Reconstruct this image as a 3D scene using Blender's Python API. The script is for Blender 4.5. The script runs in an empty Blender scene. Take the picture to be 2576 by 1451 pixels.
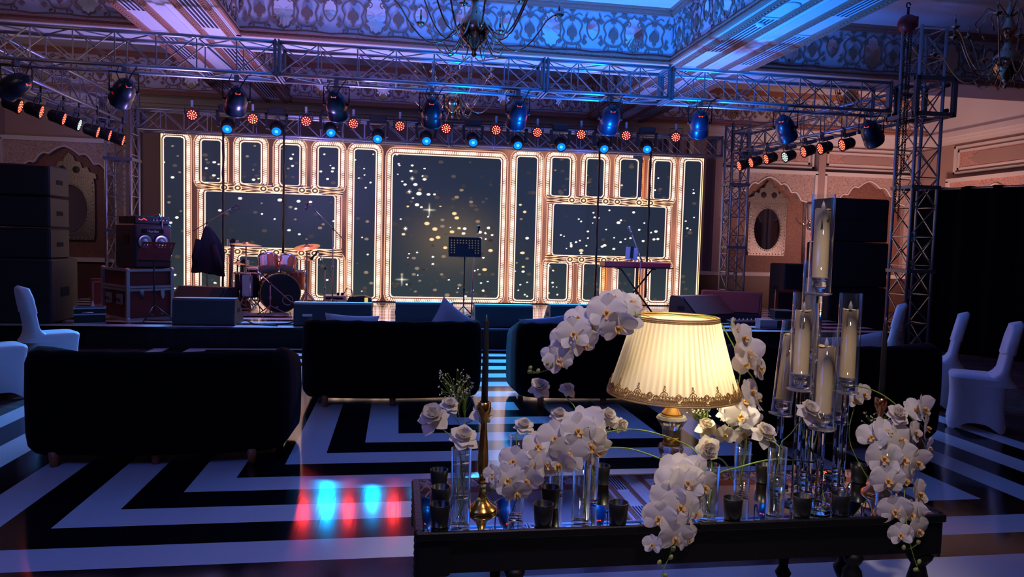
import bpy, math, random
from mathutils import Vector, Matrix, Quaternion
PI = math.pi
scene = bpy.context.scene
COL = scene.collection
R_ = random.Random(7)

# ------------------------------------------------------------------ camera
FOC = 1826.26
CR = Vector((0.98771762, -0.15393125, 0.02681563))
CD = Vector((0.01684433, -0.06572027, -0.9976959))
CF = Vector((0.15533891, 0.98589351, -0.0623202))
CAM = Vector((0, 0, 1.5))
cam = bpy.data.cameras.new('camera')
cam.sensor_width = 36.0
cam.lens = FOC / 2576 * 36
cam.clip_start = 0.05
cam.clip_end = 200
camo = bpy.data.objects.new('camera', cam)
COL.objects.link(camo)
mw = Matrix.Identity(4)
for i_ in range(3):
    mw[i_][0] = CR[i_]; mw[i_][1] = -CD[i_]; mw[i_][2] = -CF[i_]; mw[i_][3] = CAM[i_]
camo.matrix_world = mw
scene.camera = camo

def at(px, py, ax, val):
    """the point of the place seen at a photo pixel, on the plane x/y/z = val"""
    d = CR * ((px - 1288) / FOC) + CD * ((py - 725.5) / FOC) + CF
    i = 'xyz'.index(ax)
    return CAM + d * ((val - CAM[i]) / d[i])

# ------------------------------------------------------------------ view, world
scene.view_settings.view_transform = 'Standard'
scene.view_settings.look = 'None'
scene.view_settings.exposure = 0.0
scene.view_settings.gamma = 1.0
scene.view_settings.use_curve_mapping = False
cy = scene.cycles
cy.max_bounces = 10
cy.diffuse_bounces = 3
cy.glossy_bounces = 4
cy.transmission_bounces = 10
cy.transparent_max_bounces = 32
cy.caustics_reflective = False
cy.caustics_refractive = False
cy.sample_clamp_indirect = 4.0
cy.sample_clamp_direct = 0.0
world = bpy.data.worlds.new('world')
scene.world = world
world.use_nodes = True
world.node_tree.nodes['Background'].inputs[0].default_value = (0.10, 0.11, 0.42, 1)
world.node_tree.nodes['Background'].inputs[1].default_value = 0.022

def light(kind, name, loc, target, color, energy, parent=None, **kw):
    l = bpy.data.lights.new(name, kind)
    l.color = color; l.energy = energy
    for k, v in kw.items(): setattr(l, k, v)
    o = bpy.data.objects.new(name, l)
    COL.objects.link(o)
    o.location = loc
    if target is not None:
        o.rotation_euler = (Vector(target) - Vector(loc)).to_track_quat('-Z', 'Y').to_euler()
    if parent is not None:
        o.parent = parent
        if parent.type == 'EMPTY' or True:
            o.matrix_parent_inverse = parent.matrix_world.inverted() if False else Matrix.Identity(4)
    return o

# big lights of the hall: blue wash thrown up at the ceiling from the stage front, rose wash on the far right wall
light('SPOT', 'blue_ceiling_wash', (2.6, 9.1, 0.6), (2.9, 9.8, 5.26), (0.002, 0.17, 1.0), 3200, spot_size=1.9, spot_blend=1.0, shadow_soft_size=0.3)
light('SPOT', 'lilac_ceiling_wash', (-1.6, 10.4, 1.2), (-2.0, 11.8, 4.4), (0.36, 0.27, 1.0), 900, spot_size=2.5, spot_blend=1.0, shadow_soft_size=0.3)
light('SPOT', 'lilac_ceiling_wash', (4.0, 10.4, 1.2), (5.0, 12.5, 4.4), (0.26, 0.24, 1.0), 260, spot_size=2.5, spot_blend=1.0, shadow_soft_size=0.3)
light('AREA', 'rose_wall_wash', (10.6, 13.2, 1.0), (12.6, 17.0, 3.2), (1.0, 0.50, 0.42), 90, size=0.8, spread=2.6)
light('AREA', 'blue_hall_wash', (-2.0, 1.0, 3.9), (0.5, 6.0, 0.0), (0.10, 0.19, 1.0), 52, size=2.0)
light('POINT', 'warm_left_fill', (-7.2, 13.6, 3.2), None, (1.0, 0.62, 0.50), 26, shadow_soft_size=0.4)  # added fill without a fixture, lifts the dark left wall and frieze
light('POINT', 'warm_left_fill', (-5.0, 8.0, 3.6), None, (1.0, 0.60, 0.50), 7, shadow_soft_size=0.4)  # second added fill on the left, no fixture either
light('SPOT', 'rim_wash', (7.4, 14.6, .5), (9.6, 17.0, 3.3), (1.0, 0.72, 0.72), 130, spot_size=1.0, spot_blend=.8, shadow_soft_size=.05)
# ceiling downlight over the flower table
light('SPOT', 'table_downlight', (1.0, 0.8, 4.2), (1.15, 2.55, 0.65), (1.0, 0.80, 0.76), 270, spot_size=0.68, spot_blend=0.6, shadow_soft_size=0.12)

# ------------------------------------------------------------------ helpers: materials
MATS = {}
def mat(name, col, rough=0.5, metal=0.0, trans=0.0, ior=1.45, emit=None, es=0.0, bump=0.0, bscale=40.0, var=0.0, spec=0.5, coat=0.0, sheen=0.0):
    if name in MATS: return MATS[name]
    m = bpy.data.materials.new(name); m.use_nodes = True
    nt = m.node_tree; b = nt.nodes['Principled BSDF']
    I = b.inputs
    I['Base Color'].default_value = (*col, 1)
    I['Roughness'].default_value = rough; I['Metallic'].default_value = metal
    I['Transmission Weight'].default_value = trans; I['IOR'].default_value = ior
    I['Specular IOR Level'].default_value = spec
    I['Coat Weight'].default_value = coat
    I['Sheen Weight'].default_value = sheen
    if emit is not None:
        I['Emission Color'].default_value = (*emit, 1); I['Emission Strength'].default_value = es
    if bump or var:
        tc = nt.nodes.new('ShaderNodeTexCoord')
        n = nt.nodes.new('ShaderNodeTexNoise'); n.inputs['Scale'].default_value = bscale; n.inputs['Detail'].default_value = 3
        nt.links.new(tc.outputs['Object'], n.inputs['Vector'])
        if bump:
            bp = nt.nodes.new('ShaderNodeBump'); bp.inputs['Strength'].default_value = bump; bp.inputs['Distance'].default_value = 0.01
            nt.links.new(n.outputs['Fac'], bp.inputs['Height']); nt.links.new(bp.outputs['Normal'], I['Normal'])
        if var:
            mx = nt.nodes.new('ShaderNodeMixRGB'); mx.inputs[1].default_value = (*[c * (1 - var) for c in col], 1)
            mx.inputs[2].default_value = (*[min(1, c * (1 + var)) for c in col], 1)
            nt.links.new(n.outputs['Fac'], mx.inputs[0]); nt.links.new(mx.outputs[0], I['Base Color'])
    MATS[name] = m
    return m

def glow(name, col, s):
    if name in MATS: return MATS[name]
    m = bpy.data.materials.new(name); m.use_nodes = True
    nt = m.node_tree; nt.nodes.remove(nt.nodes['Principled BSDF'])
    e = nt.nodes.new('ShaderNodeEmission'); e.inputs[0].default_value = (*col, 1); e.inputs[1].default_value = s
    nt.links.new(e.outputs[0], nt.nodes['Material Output'].inputs[0])
    m.cycles.emission_sampling = 'NONE'
    MATS[name] = m
    return m

def thin_glass(name, tint=(.97, .98, .98), ior=1.45, rough=0.0):
    """thin walled glass: clear, with fresnel reflections"""
    m = bpy.data.materials.new(name); m.use_nodes = True; nt = m.node_tree; nt.nodes.remove(nt.nodes['Principled BSDF'])
    t = nt.nodes.new('ShaderNodeBsdfTransparent'); t.inputs[0].default_value = (*tint, 1)
    g = nt.nodes.new('ShaderNodeBsdfGlossy'); g.inputs['Roughness'].default_value = rough; g.inputs[0].default_value = (1, 1, 1, 1)
    ge = nt.nodes.new('ShaderNodeNewGeometry'); vm = nt.nodes.new('ShaderNodeVectorMath'); vm.operation = 'DOT_PRODUCT'
    nt.links.new(ge.outputs['Normal'], vm.inputs[0]); nt.links.new(ge.outputs['Incoming'], vm.inputs[1])
    def mth(op, s, v, rev=False):
        n = nt.nodes.new('ShaderNodeMath'); n.operation = op; nt.links.new(s, n.inputs[1 if rev else 0]); n.inputs[0 if rev else 1].default_value = v; return n.outputs[0]
    f0 = ((ior - 1) / (ior + 1)) ** 2
    fr = mth('ADD', mth('MULTIPLY', mth('POWER', mth('SUBTRACT', mth('ABSOLUTE', vm.outputs['Value'], 0), 1, True), 4.0), 1 - f0), f0)
    x = nt.nodes.new('ShaderNodeMixShader'); nt.links.new(fr, x.inputs[0]); nt.links.new(t.outputs[0], x.inputs[1]); nt.links.new(g.outputs[0], x.inputs[2])
    nt.links.new(x.outputs[0], nt.nodes['Material Output'].inputs[0])
    return m
# ------------------------------------------------------------------ helpers: meshes
class MB:
    def __init__(s): s.v = []; s.f = []; s.sm = []; s.attr = None
    def add(s, vs, fs, smooth=False):
        n = len(s.v); s.v += [tuple(p) for p in vs]; s.f += [tuple(i + n for i in f) for f in fs]; s.sm += [smooth] * len(fs); return s
    def box(s, a, b, M=None):
        x0, y0, z0 = a; x1, y1, z1 = b
        vs = [Vector(p) for p in ((x0,y0,z0),(x1,y0,z0),(x1,y1,z0),(x0,y1,z0),(x0,y0,z1),(x1,y0,z1),(x1,y1,z1),(x0,y1,z1))]
        if M is not None: vs = [M @ p for p in vs]
        return s.add(vs, [(0,3,2,1),(4,5,6,7),(0,1,5,4),(1,2,6,5),(2,3,7,6),(3,0,4,7)])
    def bbox(s, a, b, r=0.01, M=None):
        """box with chamfered vertical and horizontal edges"""
        x0, y0, z0 = a; x1, y1, z1 = b
        pts = []
        for (z, k) in ((z0, r), (z0 + r, 0), (z1 - r, 0), (z1, r)):
            X0, X1, Y0, Y1 = x0 + k, x1 - k, y0 + k, y1 - k
            for p in ((X0 + r, Y0), (X1 - r, Y0), (X1, Y0 + r), (X1, Y1 - r), (X1 - r, Y1), (X0 + r, Y1), (X0, Y1 - r), (X0, Y0 + r)):
                pts.append(Vector((p[0], p[1], z)))
        if M is not None: pts = [M @ p for p in pts]
        fs = [tuple(range(7, -1, -1)), tuple(range(24, 32))]
        for k in range(3):
            for i in range(8): j = (i + 1) % 8; fs.append((k*8+i, k*8+j, k*8+8+j, k*8+8+i))
        return s.add(pts, fs)
    def tube(s, path, r, n=6, cap=True, smooth=True):
        path = [Vector(p) for p in path]
        if len(path) < 2: return s
        rs = r if isinstance(r, (list, tuple)) else [r] * len(path)
        t0 = (path[1] - path[0]).normalized()
        up = Vector((0, 0, 1)) if abs(t0.z) < 0.9 else Vector((1, 0, 0))
        nrm = t0.cross(up).normalized()
        vs = []
        for i, p in enumerate(path):
            t = ((path[min(i+1, len(path)-1)] - path[max(i-1, 0)])).normalized()
            nrm = (nrm - t * nrm.dot(t))
            if nrm.length < 1e-6: nrm = t.orthogonal()
            nrm.normalize(); bn = t.cross(nrm)
            for k in range(n):
                a = 2 * PI * (k + 0.5) / n
                vs.append(p + (nrm * math.cos(a) + bn * math.sin(a)) * rs[i])
        fs = []
        for i in range(len(path) - 1):
            for k in range(n):
                j = (k + 1) % n
                fs.append((i*n+k, i*n+j, i*n+n+j, i*n+n+k))
        s.add(vs, fs, smooth and n > 4)
        if cap:
            m = len(s.v) - len(vs)
            s.f += [tuple(m + k for k in range(n - 1, -1, -1)), tuple(m + (len(path)-1)*n + k for k in range(n))]; s.sm += [False, False]
        return s
    def lathe(s, prof, n=20, M=None, smooth=True, caps=True, ang=2*PI):
        vs = []; fs = []
        for (r, z) in prof:
            for k in range(n):
                a = ang * k / n
                vs.append(Vector((r * math.cos(a), r * math.sin(a), z)))
        if M is not None: vs = [M @ p for p in vs]
        for i in range(len(prof) - 1):
            for k in range(n):
                j = (k + 1) % n
                fs.append((i*n+k, i*n+j, i*n+n+j, i*n+n+k))
        s.add(vs, fs, smooth)
        if caps:
            m = len(s.v) - len(vs)
            if prof[0][0] > 1e-5: s.f.append(tuple(m + k for k in range(n - 1, -1, -1))); s.sm.append(False)
            if prof[-1][0] > 1e-5: s.f.append(tuple(m + (len(prof)-1)*n + k for k in range(n))); s.sm.append(False)
        return s
    def prism(s, poly, y0, y1, M=None):
        """polygon (x,z) thickened along y"""
        n = len(poly)
        vs = [Vector((p[0], y0, p[1])) for p in poly] + [Vector((p[0], y1, p[1])) for p in poly]
        if M is not None: vs = [M @ p for p in vs]
        fs = [tuple(range(n)), tuple(range(2*n - 1, n - 1, -1))]
        for i in range(n): j = (i + 1) % n; fs.append((i, i + n, j + n, j))
        return s.add(vs, fs)
    def grid(s, fn, nu, nv, smooth=True, closeu=False):
        vs = [fn(i / (nu if closeu else nu - 1), j / (nv - 1)) for j in range(nv) for i in range(nu)]
        fs = []
        for j in range(nv - 1):
            for i in range(nu if closeu else nu - 1):
                k = (i + 1) % nu
                fs.append((j*nu+i, j*nu+k, j*nu+nu+k, j*nu+nu+i))
        return s.add(vs, fs, smooth)
    def ball(s, c, r, n=8, m=5):
        c = Vector(c); rr = r if isinstance(r, (list, tuple)) else (r, r, r)
        return s.lathe([(math.sin(PI*i/m) + 1e-6, -math.cos(PI*i/m)) for i in range(m + 1)], n, Matrix.Translation(c) @ Matrix.Diagonal((*rr, 1)), caps=False)
    def build(s, name, m, parent=None, loc=None, rot=None):
        me = bpy.data.meshes.new(name)
        me.from_pydata(s.v, [], s.f)
        me.polygons.foreach_set('use_smooth', s.sm)
        if m is not None:
            for q in (m if isinstance(m, (list, tuple)) else [m]): me.materials.append(q)
        me.update()
        o = bpy.data.objects.new(name, me); COL.objects.link(o)
        if parent is not None: o.parent = parent
        if loc is not None: o.location = loc
        if rot is not None: o.rotation_euler = rot
        return o

def tag(o, label, cat, group=None, kind=None):
    if label: o['label'] = label
    if cat: o['category'] = cat
    if group: o['group'] = group
    if kind: o['kind'] = kind
    return o
def thing(name, label, cat, loc=(0,0,0), rz=0.0, group=None, rot=None, scale=None):
    o = bpy.data.objects.new(name, None); COL.objects.link(o)
    o.empty_display_size = 0.1
    o.location = loc; o.rotation_euler = rot if rot is not None else (0, 0, rz)
    if scale: o.scale = (scale,)*3 if not isinstance(scale, tuple) else scale
    return tag(o, label, cat, group)
def struct(mb, name, m, parent=None):
    o = mb.build(name, m, parent)
    if parent is None: o['kind'] = 'structure'
    return o
def dup(root, loc, rz=None, label=None, rot=None, scale=None, group=None):
    def cp(o, parent):
        c = o.copy(); COL.objects.link(c)
        if parent is not None: c.parent = parent
        for ch in list(o.children): cp(ch, c)
        return c
    r = cp(root, None)
    r.location = loc
    if rz is not None: r.rotation_euler = (0, 0, rz)
    if rot is not None: r.rotation_euler = rot
    if scale: r.scale = (scale,)*3 if not isinstance(scale, tuple) else scale
    if label: r['label'] = label
    if group: r['group'] = group
    return r
def RT(loc=(0,0,0), z=(0,0,1), roll=0.0):
    """matrix whose local z points along z"""
    q = Vector(z).to_track_quat('Z', 'Y')
    return Matrix.Translation(Vector(loc)) @ q.to_matrix().to_4x4() @ Matrix.Rotation(roll, 4, 'Z')
# ------------------------------------------------------------------ shared materials
def floor_mat(name, mode):
    m = bpy.data.materials.new(name); m.use_nodes = True
    nt = m.node_tree; b = nt.nodes['Principled BSDF']; N = nt.nodes.new; Lk = nt.links.new
    g = N('ShaderNodeNewGeometry'); sp = N('ShaderNodeSeparateXYZ'); Lk(g.outputs['Position'], sp.inputs[0])
    def mth(op, a, bb=None):
        n = N('ShaderNodeMath'); n.operation = op
        for i, q in enumerate((a, bb)):
            if q is None: continue
            if isinstance(q, (int, float)): n.inputs[i].default_value = q
            else: Lk(q, n.inputs[i])
        return n.outputs[0]
    if mode == 'rings':
        dx = mth('ABSOLUTE', mth('SUBTRACT', sp.outputs[0], 0.93)); dy = mth('ABSOLUTE', mth('SUBTRACT', sp.outputs[1], 6.49))
        d = mth('MAXIMUM', dx, dy)
    else:
        d = mth('ADD', sp.outputs[1], 0.0)
    fr = mth('FRACT', mth('DIVIDE', mth('ADD', d, 0.331 if mode == 'rings' else 0.1), 0.493))
    band = mth('GREATER_THAN', fr, 0.51)
    mx = N('ShaderNodeMixRGB'); Lk(band, mx.inputs[0]); mx.inputs[1].default_value = (0.006, 0.006, 0.007, 1); mx.inputs[2].default_value = (0.72, 0.72, 0.75, 1)
    Lk(mx.outputs[0], b.inputs['Base Color'])
    n = N('ShaderNodeTexNoise'); n.inputs['Scale'].default_value = 3; n.inputs['Detail'].default_value = 4
    Lk(g.outputs['Position'], n.inputs['Vector'])
    w = N('ShaderNodeTexNoise'); w.inputs['Scale'].default_value = 1.0; w.inputs['Detail'].default_value = 2
    mp = N('ShaderNodeMapping'); mp.inputs['Scale'].default_value = (90, 2.0, 1); Lk(g.outputs['Position'], mp.inputs['Vector']); Lk(mp.outputs[0], w.inputs['Vector'])
    bp = N('ShaderNodeBump'); bp.inputs['Strength'].default_value = 0.05; bp.inputs['Distance'].default_value = 0.002
    Lk(w.outputs['Fac'], bp.inputs['Height']); Lk(bp.outputs['Normal'], b.inputs['Normal'])
    mr = N('ShaderNodeMapRange'); Lk(n.outputs['Fac'], mr.inputs[0]); mr.inputs[3].default_value = 0.07; mr.inputs[4].default_value = 0.15
    Lk(mr.outputs[0], b.inputs['Roughness'])
    b.inputs['Specular IOR Level'].default_value = 0.45
    return m
def pattern_mat(name, c1, c2, c3, scale, rough=0.6, bump=0.4):
    """carved / printed floral ornament: warped voronoi cells over a ground"""
    m = bpy.data.materials.new(name); m.use_nodes = True
    nt = m.node_tree; b = nt.nodes['Principled BSDF']; N = nt.nodes.new; Lk = nt.links.new
    tc = N('ShaderNodeTexCoord')
    n = N('ShaderNodeTexNoise'); n.inputs['Scale'].default_value = scale * 0.6; n.inputs['Detail'].default_value = 1; Lk(tc.outputs['Object'], n.inputs['Vector'])
    ma = N('ShaderNodeMixRGB'); ma.blend_type = 'LINEAR_LIGHT'; ma.inputs[0].default_value = 0.12
    Lk(tc.outputs['Object'], ma.inputs[1]); Lk(n.outputs['Color'], ma.inputs[2])
    v = N('ShaderNodeTexVoronoi'); v.feature = 'DISTANCE_TO_EDGE'; v.inputs['Scale'].default_value = scale; Lk(ma.outputs[0], v.inputs['Vector'])
    v2 = N('ShaderNodeTexVoronoi'); v2.feature = 'F1'; v2.inputs['Scale'].default_value = scale * 1.7; Lk(ma.outputs[0], v2.inputs['Vector'])
    r1 = N('ShaderNodeValToRGB'); r1.color_ramp.elements[0].position = 0.04; r1.color_ramp.elements[1].position = 0.08
    r1.color_ramp.elements[0].color = (*c2, 1); r1.color_ramp.elements[1].color = (*c1, 1)
    Lk(v.outputs['Distance'], r1.inputs[0])
    r2 = N('ShaderNodeValToRGB'); r2.color_ramp.elements[0].position = 0.26; r2.color_ramp.elements[1].position = 0.30
    r2.color_ramp.elements[0].color = (1, 1, 1, 1); r2.color_ramp.elements[1].color = (0, 0, 0, 1)
    Lk(v2.outputs['Distance'], r2.inputs[0])
    mx = N('ShaderNodeMixRGB'); Lk(r2.outputs[0], mx.inputs[0]); Lk(r1.outputs[0], mx.inputs[1]); mx.inputs[2].default_value = (*c3, 1)
    Lk(mx.outputs[0], b.inputs['Base Color']); b.inputs['Roughness'].default_value = rough
    bp = N('ShaderNodeBump'); bp.inputs['Strength'].default_value = bump; bp.inputs['Distance'].default_value = 0.02
    Lk(v.outputs['Distance'], bp.inputs['Height']); Lk(bp.outputs['Normal'], b.inputs['Normal'])
    return m
M_plaster = mat('white_plaster', (0.72, 0.70, 0.68), 0.6, var=0.06, bscale=2)
M_frieze = mat('frieze_ground', (0.62, 0.60, 0.62), 0.55, var=0.08, bscale=3)
M_gold = mat('ornament_bronze', (0.26, 0.16, 0.11), 0.5, bump=0.2, bscale=30)
M_goldl = mat('moulding_gold', (0.42, 0.19, 0.12), 0.45, bump=0.5, bscale=60, var=0.35)
M_wallp = mat('wall_beige', (0.42, 0.30, 0.26), 0.6, var=0.08, bscale=2)
M_brown = mat('dark_brown_panel', (0.12, 0.06, 0.05), 0.45, bump=0.1)
M_orn = pattern_mat('carved_ornament', (0.50, 0.38, 0.34), (0.34, 0.23, 0.18), (0.62, 0.50, 0.46), 14.0)
M_paper = pattern_mat('red_wallpaper', (0.20, 0.09, 0.07), (0.24, 0.13, 0.09), (0.28, 0.15, 0.11), 14.0, bump=0.1)
M_rose = pattern_mat('rose_floral_frieze', (0.60, 0.38, 0.34), (0.44, 0.22, 0.16), (0.66, 0.46, 0.42), 14.0, bump=0.3)
M_mirror = mat('mirror_glass', (0.75, 0.76, 0.75), 0.03, 1.0)
M_black = mat('black_paint', (0.010, 0.010, 0.012), 0.42)
M_blackm = mat('black_matte', (0.006, 0.006, 0.008), 0.9)
M_velvet = mat('black_velvet', (0.0035, 0.0035, 0.004), 0.95, spec=0.1, sheen=0.02)
M_alu = mat('truss_aluminium', (0.42, 0.42, 0.45), 0.38, 0.85, bump=0.05, bscale=80)
M_alud = mat('dull_steel', (0.22, 0.22, 0.24), 0.5, 0.7)
M_chrome = mat('chrome', (0.8, 0.8, 0.8), 0.12, 1.0)

ZB = 4.4; ZT = 5.26; YW = 17.0; XR = 13.13; XL = -11.2
# ------------------------------------------------------------------ floor and stage
mb = MB(); mb.box((XL, -2.0, -0.1), (XR, YW, 0.0))
M_carpet = pattern_mat('dark_patterned_carpet', (0.045, 0.012, 0.012), (0.10, 0.035, 0.03), (0.06, 0.015, 0.015), 2.2, rough=0.95, bump=0.02)
struct(mb, 'floor', M_carpet)
mb = MB()
mb.box((-3.12, 0.6, 0.0), (4.98, 9.98, 0.012))
df = mb.build('dance_floor', floor_mat('striped_dance_floor', 'rings'))
tag(df, 'glossy black and white dance floor of nested squares in front of the stage', 'dance floor')
st = thing('stage', 'low stage with striped glossy top and black skirt under the screen', 'stage', (0.93, 9.98, 0))
mb = MB(); mb.box((-6.6, 0.0, 0.27), (6.6, 4.6, 0.29)); mb.build('stage_deck', floor_mat('striped_stage_top', 'lines'), st)
mb = MB()
def pleat(x0, y0, x1, y1, n, mbq):
    L = math.hypot(x1 - x0, y1 - y0); tx, ty = (x1 - x0) / L, (y1 - y0) / L
    pts = []
    for i in range(n + 1):
        u = i / n; o = 0.008 * math.sin(i * 1.7) 
        pts.append((x0 + (x1 - x0) * u + ty * o, y0 + (y1 - y0) * u - tx * o))
    for i in range(n):
        a, b = pts[i], pts[i + 1]
        mbq.add([(a[0], a[1], 0.0), (b[0], b[1], 0.0), (b[0], b[1], 0.27), (a[0], a[1], 0.27)], [(0, 1, 2, 3)], True)
pleat(-6.6, 0.02, 6.6, 0.02, 260, mb); pleat(6.59, 0.02, 6.59, 4.6, 90, mb); pleat(-6.59, 4.6, -6.59, 0.02, 90, mb)
mb.build('stage_skirt', M_blackm, st)

# ------------------------------------------------------------------ ceiling with coffers
cx = [(XL + 0.4, -3.66), (-2.39, 4.28), (5.55, XR - 0.25)]
cyr = [(3.2, 11.3), (12.15, 16.45)]
mb = MB()
xs = sorted([XL, XR] + [v for c in cx for v in c]); ys = sorted([-2.0, YW] + [v for c in cyr for v in c])
for i in range(len(xs) - 1):
    for j in range(len(ys) - 1):
        hole = any(abs(xs[i] - c[0]) < 1e-6 for c in cx) and any(abs(ys[j] - c[0]) < 1e-6 for c in cyr)
        z = ZT if hole else ZB
        mb.box((xs[i] - (0.02 if hole else 0), ys[j] - (0.02 if hole else 0), z), (xs[i+1] + (0.02 if hole else 0), ys[j+1] + (0.02 if hole else 0), z + 0.05 if hole else ZT + 0.3))
struct(mb, 'ceiling', M_plaster)

# one bay of the frieze: u along wall 0..1.46, v up 0..0.86, w out of the wall
def S(mbq, T, pts, r=0.012, dense=2):
    # smooth curve through pts (Catmull-Rom)
    P = [Vector((p[0], p[1])) for p in pts]; out = []
    for i in range(len(P) - 1):
        p0 = P[max(i-1, 0)]; p1 = P[i]; p2 = P[i+1]; p3 = P[min(i+2, len(P)-1)]
        for k in range(dense):
            t = k / dense
            out.append(0.5 * ((2*p1) + (p2-p0)*t + (2*p0-5*p1+4*p2-p3)*t*t + (3*p1-p0-3*p2+p3)*t**3))
    out.append(P[-1])
    mbq.tube([T(q.x, q.y, 0.004) for q in out], r, n=4, smooth=False)
def spiral(c, r, a0, turns, n=9, sgn=1):
    return [(c[0] + r * (1 - 0.8 * i / n) * math.cos(a0 + sgn * turns * 2 * PI * i / n), c[1] + r * (1 - 0.8 * i / n) * math.sin(a0 + sgn * turns * 2 * PI * i / n)) for i in range(n + 1)]
def flat(mbq, T, poly, w=0.02):
    n = len(poly)
    c = (sum(p[0] for p in poly) / n, sum(p[1] for p in poly) / n)
    mbq.add([T(p[0], p[1], 0.0) for p in poly] + [T(c[0] + (p[0]-c[0])*0.88, c[1] + (p[1]-c[1])*0.88, w) for p in poly],
            [tuple(range(n, 2*n))] + [(i, (i+1) % n, n + (i+1) % n, n + i) for i in range(n)])
def cartouche(cu, cv, hw, hh):
    q = [(0, 1), (0.28, 0.86), (0.42, 0.90), (0.56, 0.80), (0.62, 0.66), (0.82, 0.62), (0.98, 0.46), (0.92, 0.24), (1.0, 0.0)]
    full = q + [(x, -y) for x, y in q[-2:0:-1]] + [(0, -1)]
    full = full + [(-x, y) for x, y in full[-2:0:-1]]
    return [(cu + x * hw, cv + y * hh) for x, y in full]
def shield(cu, cv, hw, hh):
    q = [(0, 1), (0.3, 0.78), (0.72, 0.72), (0.92, 0.3), (1, -0.05), (0.82, -0.42), (0.5, -0.75), (0, -1)]
    full = q + [(-x, y) for x, y in q[-2:0:-1]]
    return [(cu + x * hw, cv + y * hh) for x, y in full]
def bud(mbq, T, u, v, k=1.0):
    flat(mbq, T, [(u + 1.25*k*x, v + 1.15*k*y) for x, y in ((0, .15), (.03, .10), (.075, .06), (.09, 0), (.075, -.05), (.03, -.08), (.035, -.12), (.015, -.13), (0, -.17), (-.015, -.13), (-.035, -.12), (-.03, -.08), (-.075, -.05), (-.09, 0), (-.075, .06), (-.03, .10))], 0.03)
    f = []
    for i in range(16):
        a = 2 * PI * i / 16; r = (0.075 if i % 2 == 0 else 0.05) * k
        f.append((u + r * math.cos(a), v + 0.29 * k + r * math.sin(a)))
    flat(mbq, T, f, 0.025)
def bay(mo, mm, T, W, H, mir=True):
    k = H / 0.86
    for s in (-1, 1):
        bud(mo, T, s * W * 0.25, H * 0.44, k)
        for q in (-1, 1):   # scrolls hugging each bud
            b0 = s * W * 0.25
            S(mo, T, [(b0, H*.80), (b0 + q*.10, H*.76), (b0 + q*.165, H*.62), (b0 + q*.12, H*.46), (b0 + q*.15, H*.30), (b0 + q*.09, H*.20), (b0, H*.17)], 0.019 * k)
            S(mo, T, spiral((b0 + q*.12, H*.12), .055, PI/2, 1.2, 8, q), 0.014 * k)
            S(mo, T, [(b0 + q*.04, H*.84), (b0 + q*.10, H*.90), (b0 + q*.16, H*.86)], 0.009 * k)
            S(mo, T, spiral((b0 + q*.235, H*.74), .05, -PI/2, 1.1, 7, q), 0.014 * k)
            flat(mo, T, [(b0 + q*.17, H*.30), (b0 + q*.24, H*.36), (b0 + q*.19, H*.42)], 0.015)
            flat(mo, T, [(b0 + q*.20, H*.86), (b0 + q*.25, H*.93), (b0 + q*.22, H*.80)], 0.015)
    for c, fn, hw, hh, vv in ((0.0, cartouche, .155, .36, .50), (W/2, shield, .10, .22, .56)):
        p = [(x, y) for x, y in fn(c, H*vv, hw, hh * k)]
        S(mo, T, p + [p[0]], 0.019 * k, 1)
        if mir:
            n = len(p); cc = (c, H*vv)
            mm.add([T(cc[0], cc[1], 0.012)] + [T(x, y, 0.006) for x, y in p], [(0, 1 + i, 1 + (i+1) % n) for i in range(n)])
    for s in (-1, 1):
        for (a, b) in ((.10, .24), (.40, .24), (.10, .72), (.40, .74), (.25, .96)):
            flat(mo, T, [(s*W*a - .05, H*b), (s*W*a, H*b + .045), (s*W*a + .05, H*b), (s*W*a, H*b - .045)], .014)
        S(mo, T, spiral((s*W*.12, H*.90), .05, 0, 1.1, 7, s), .014)
    S(mo, T, [(-W/2, H*.04), (-W/4, H*.075), (0, H*.04), (W/4, H*.075), (W/2, H*.04)], 0.010)
tn = [0]
def nxt(): tn[0] += 1; return 'trim_%d' % tn[0]
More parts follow.
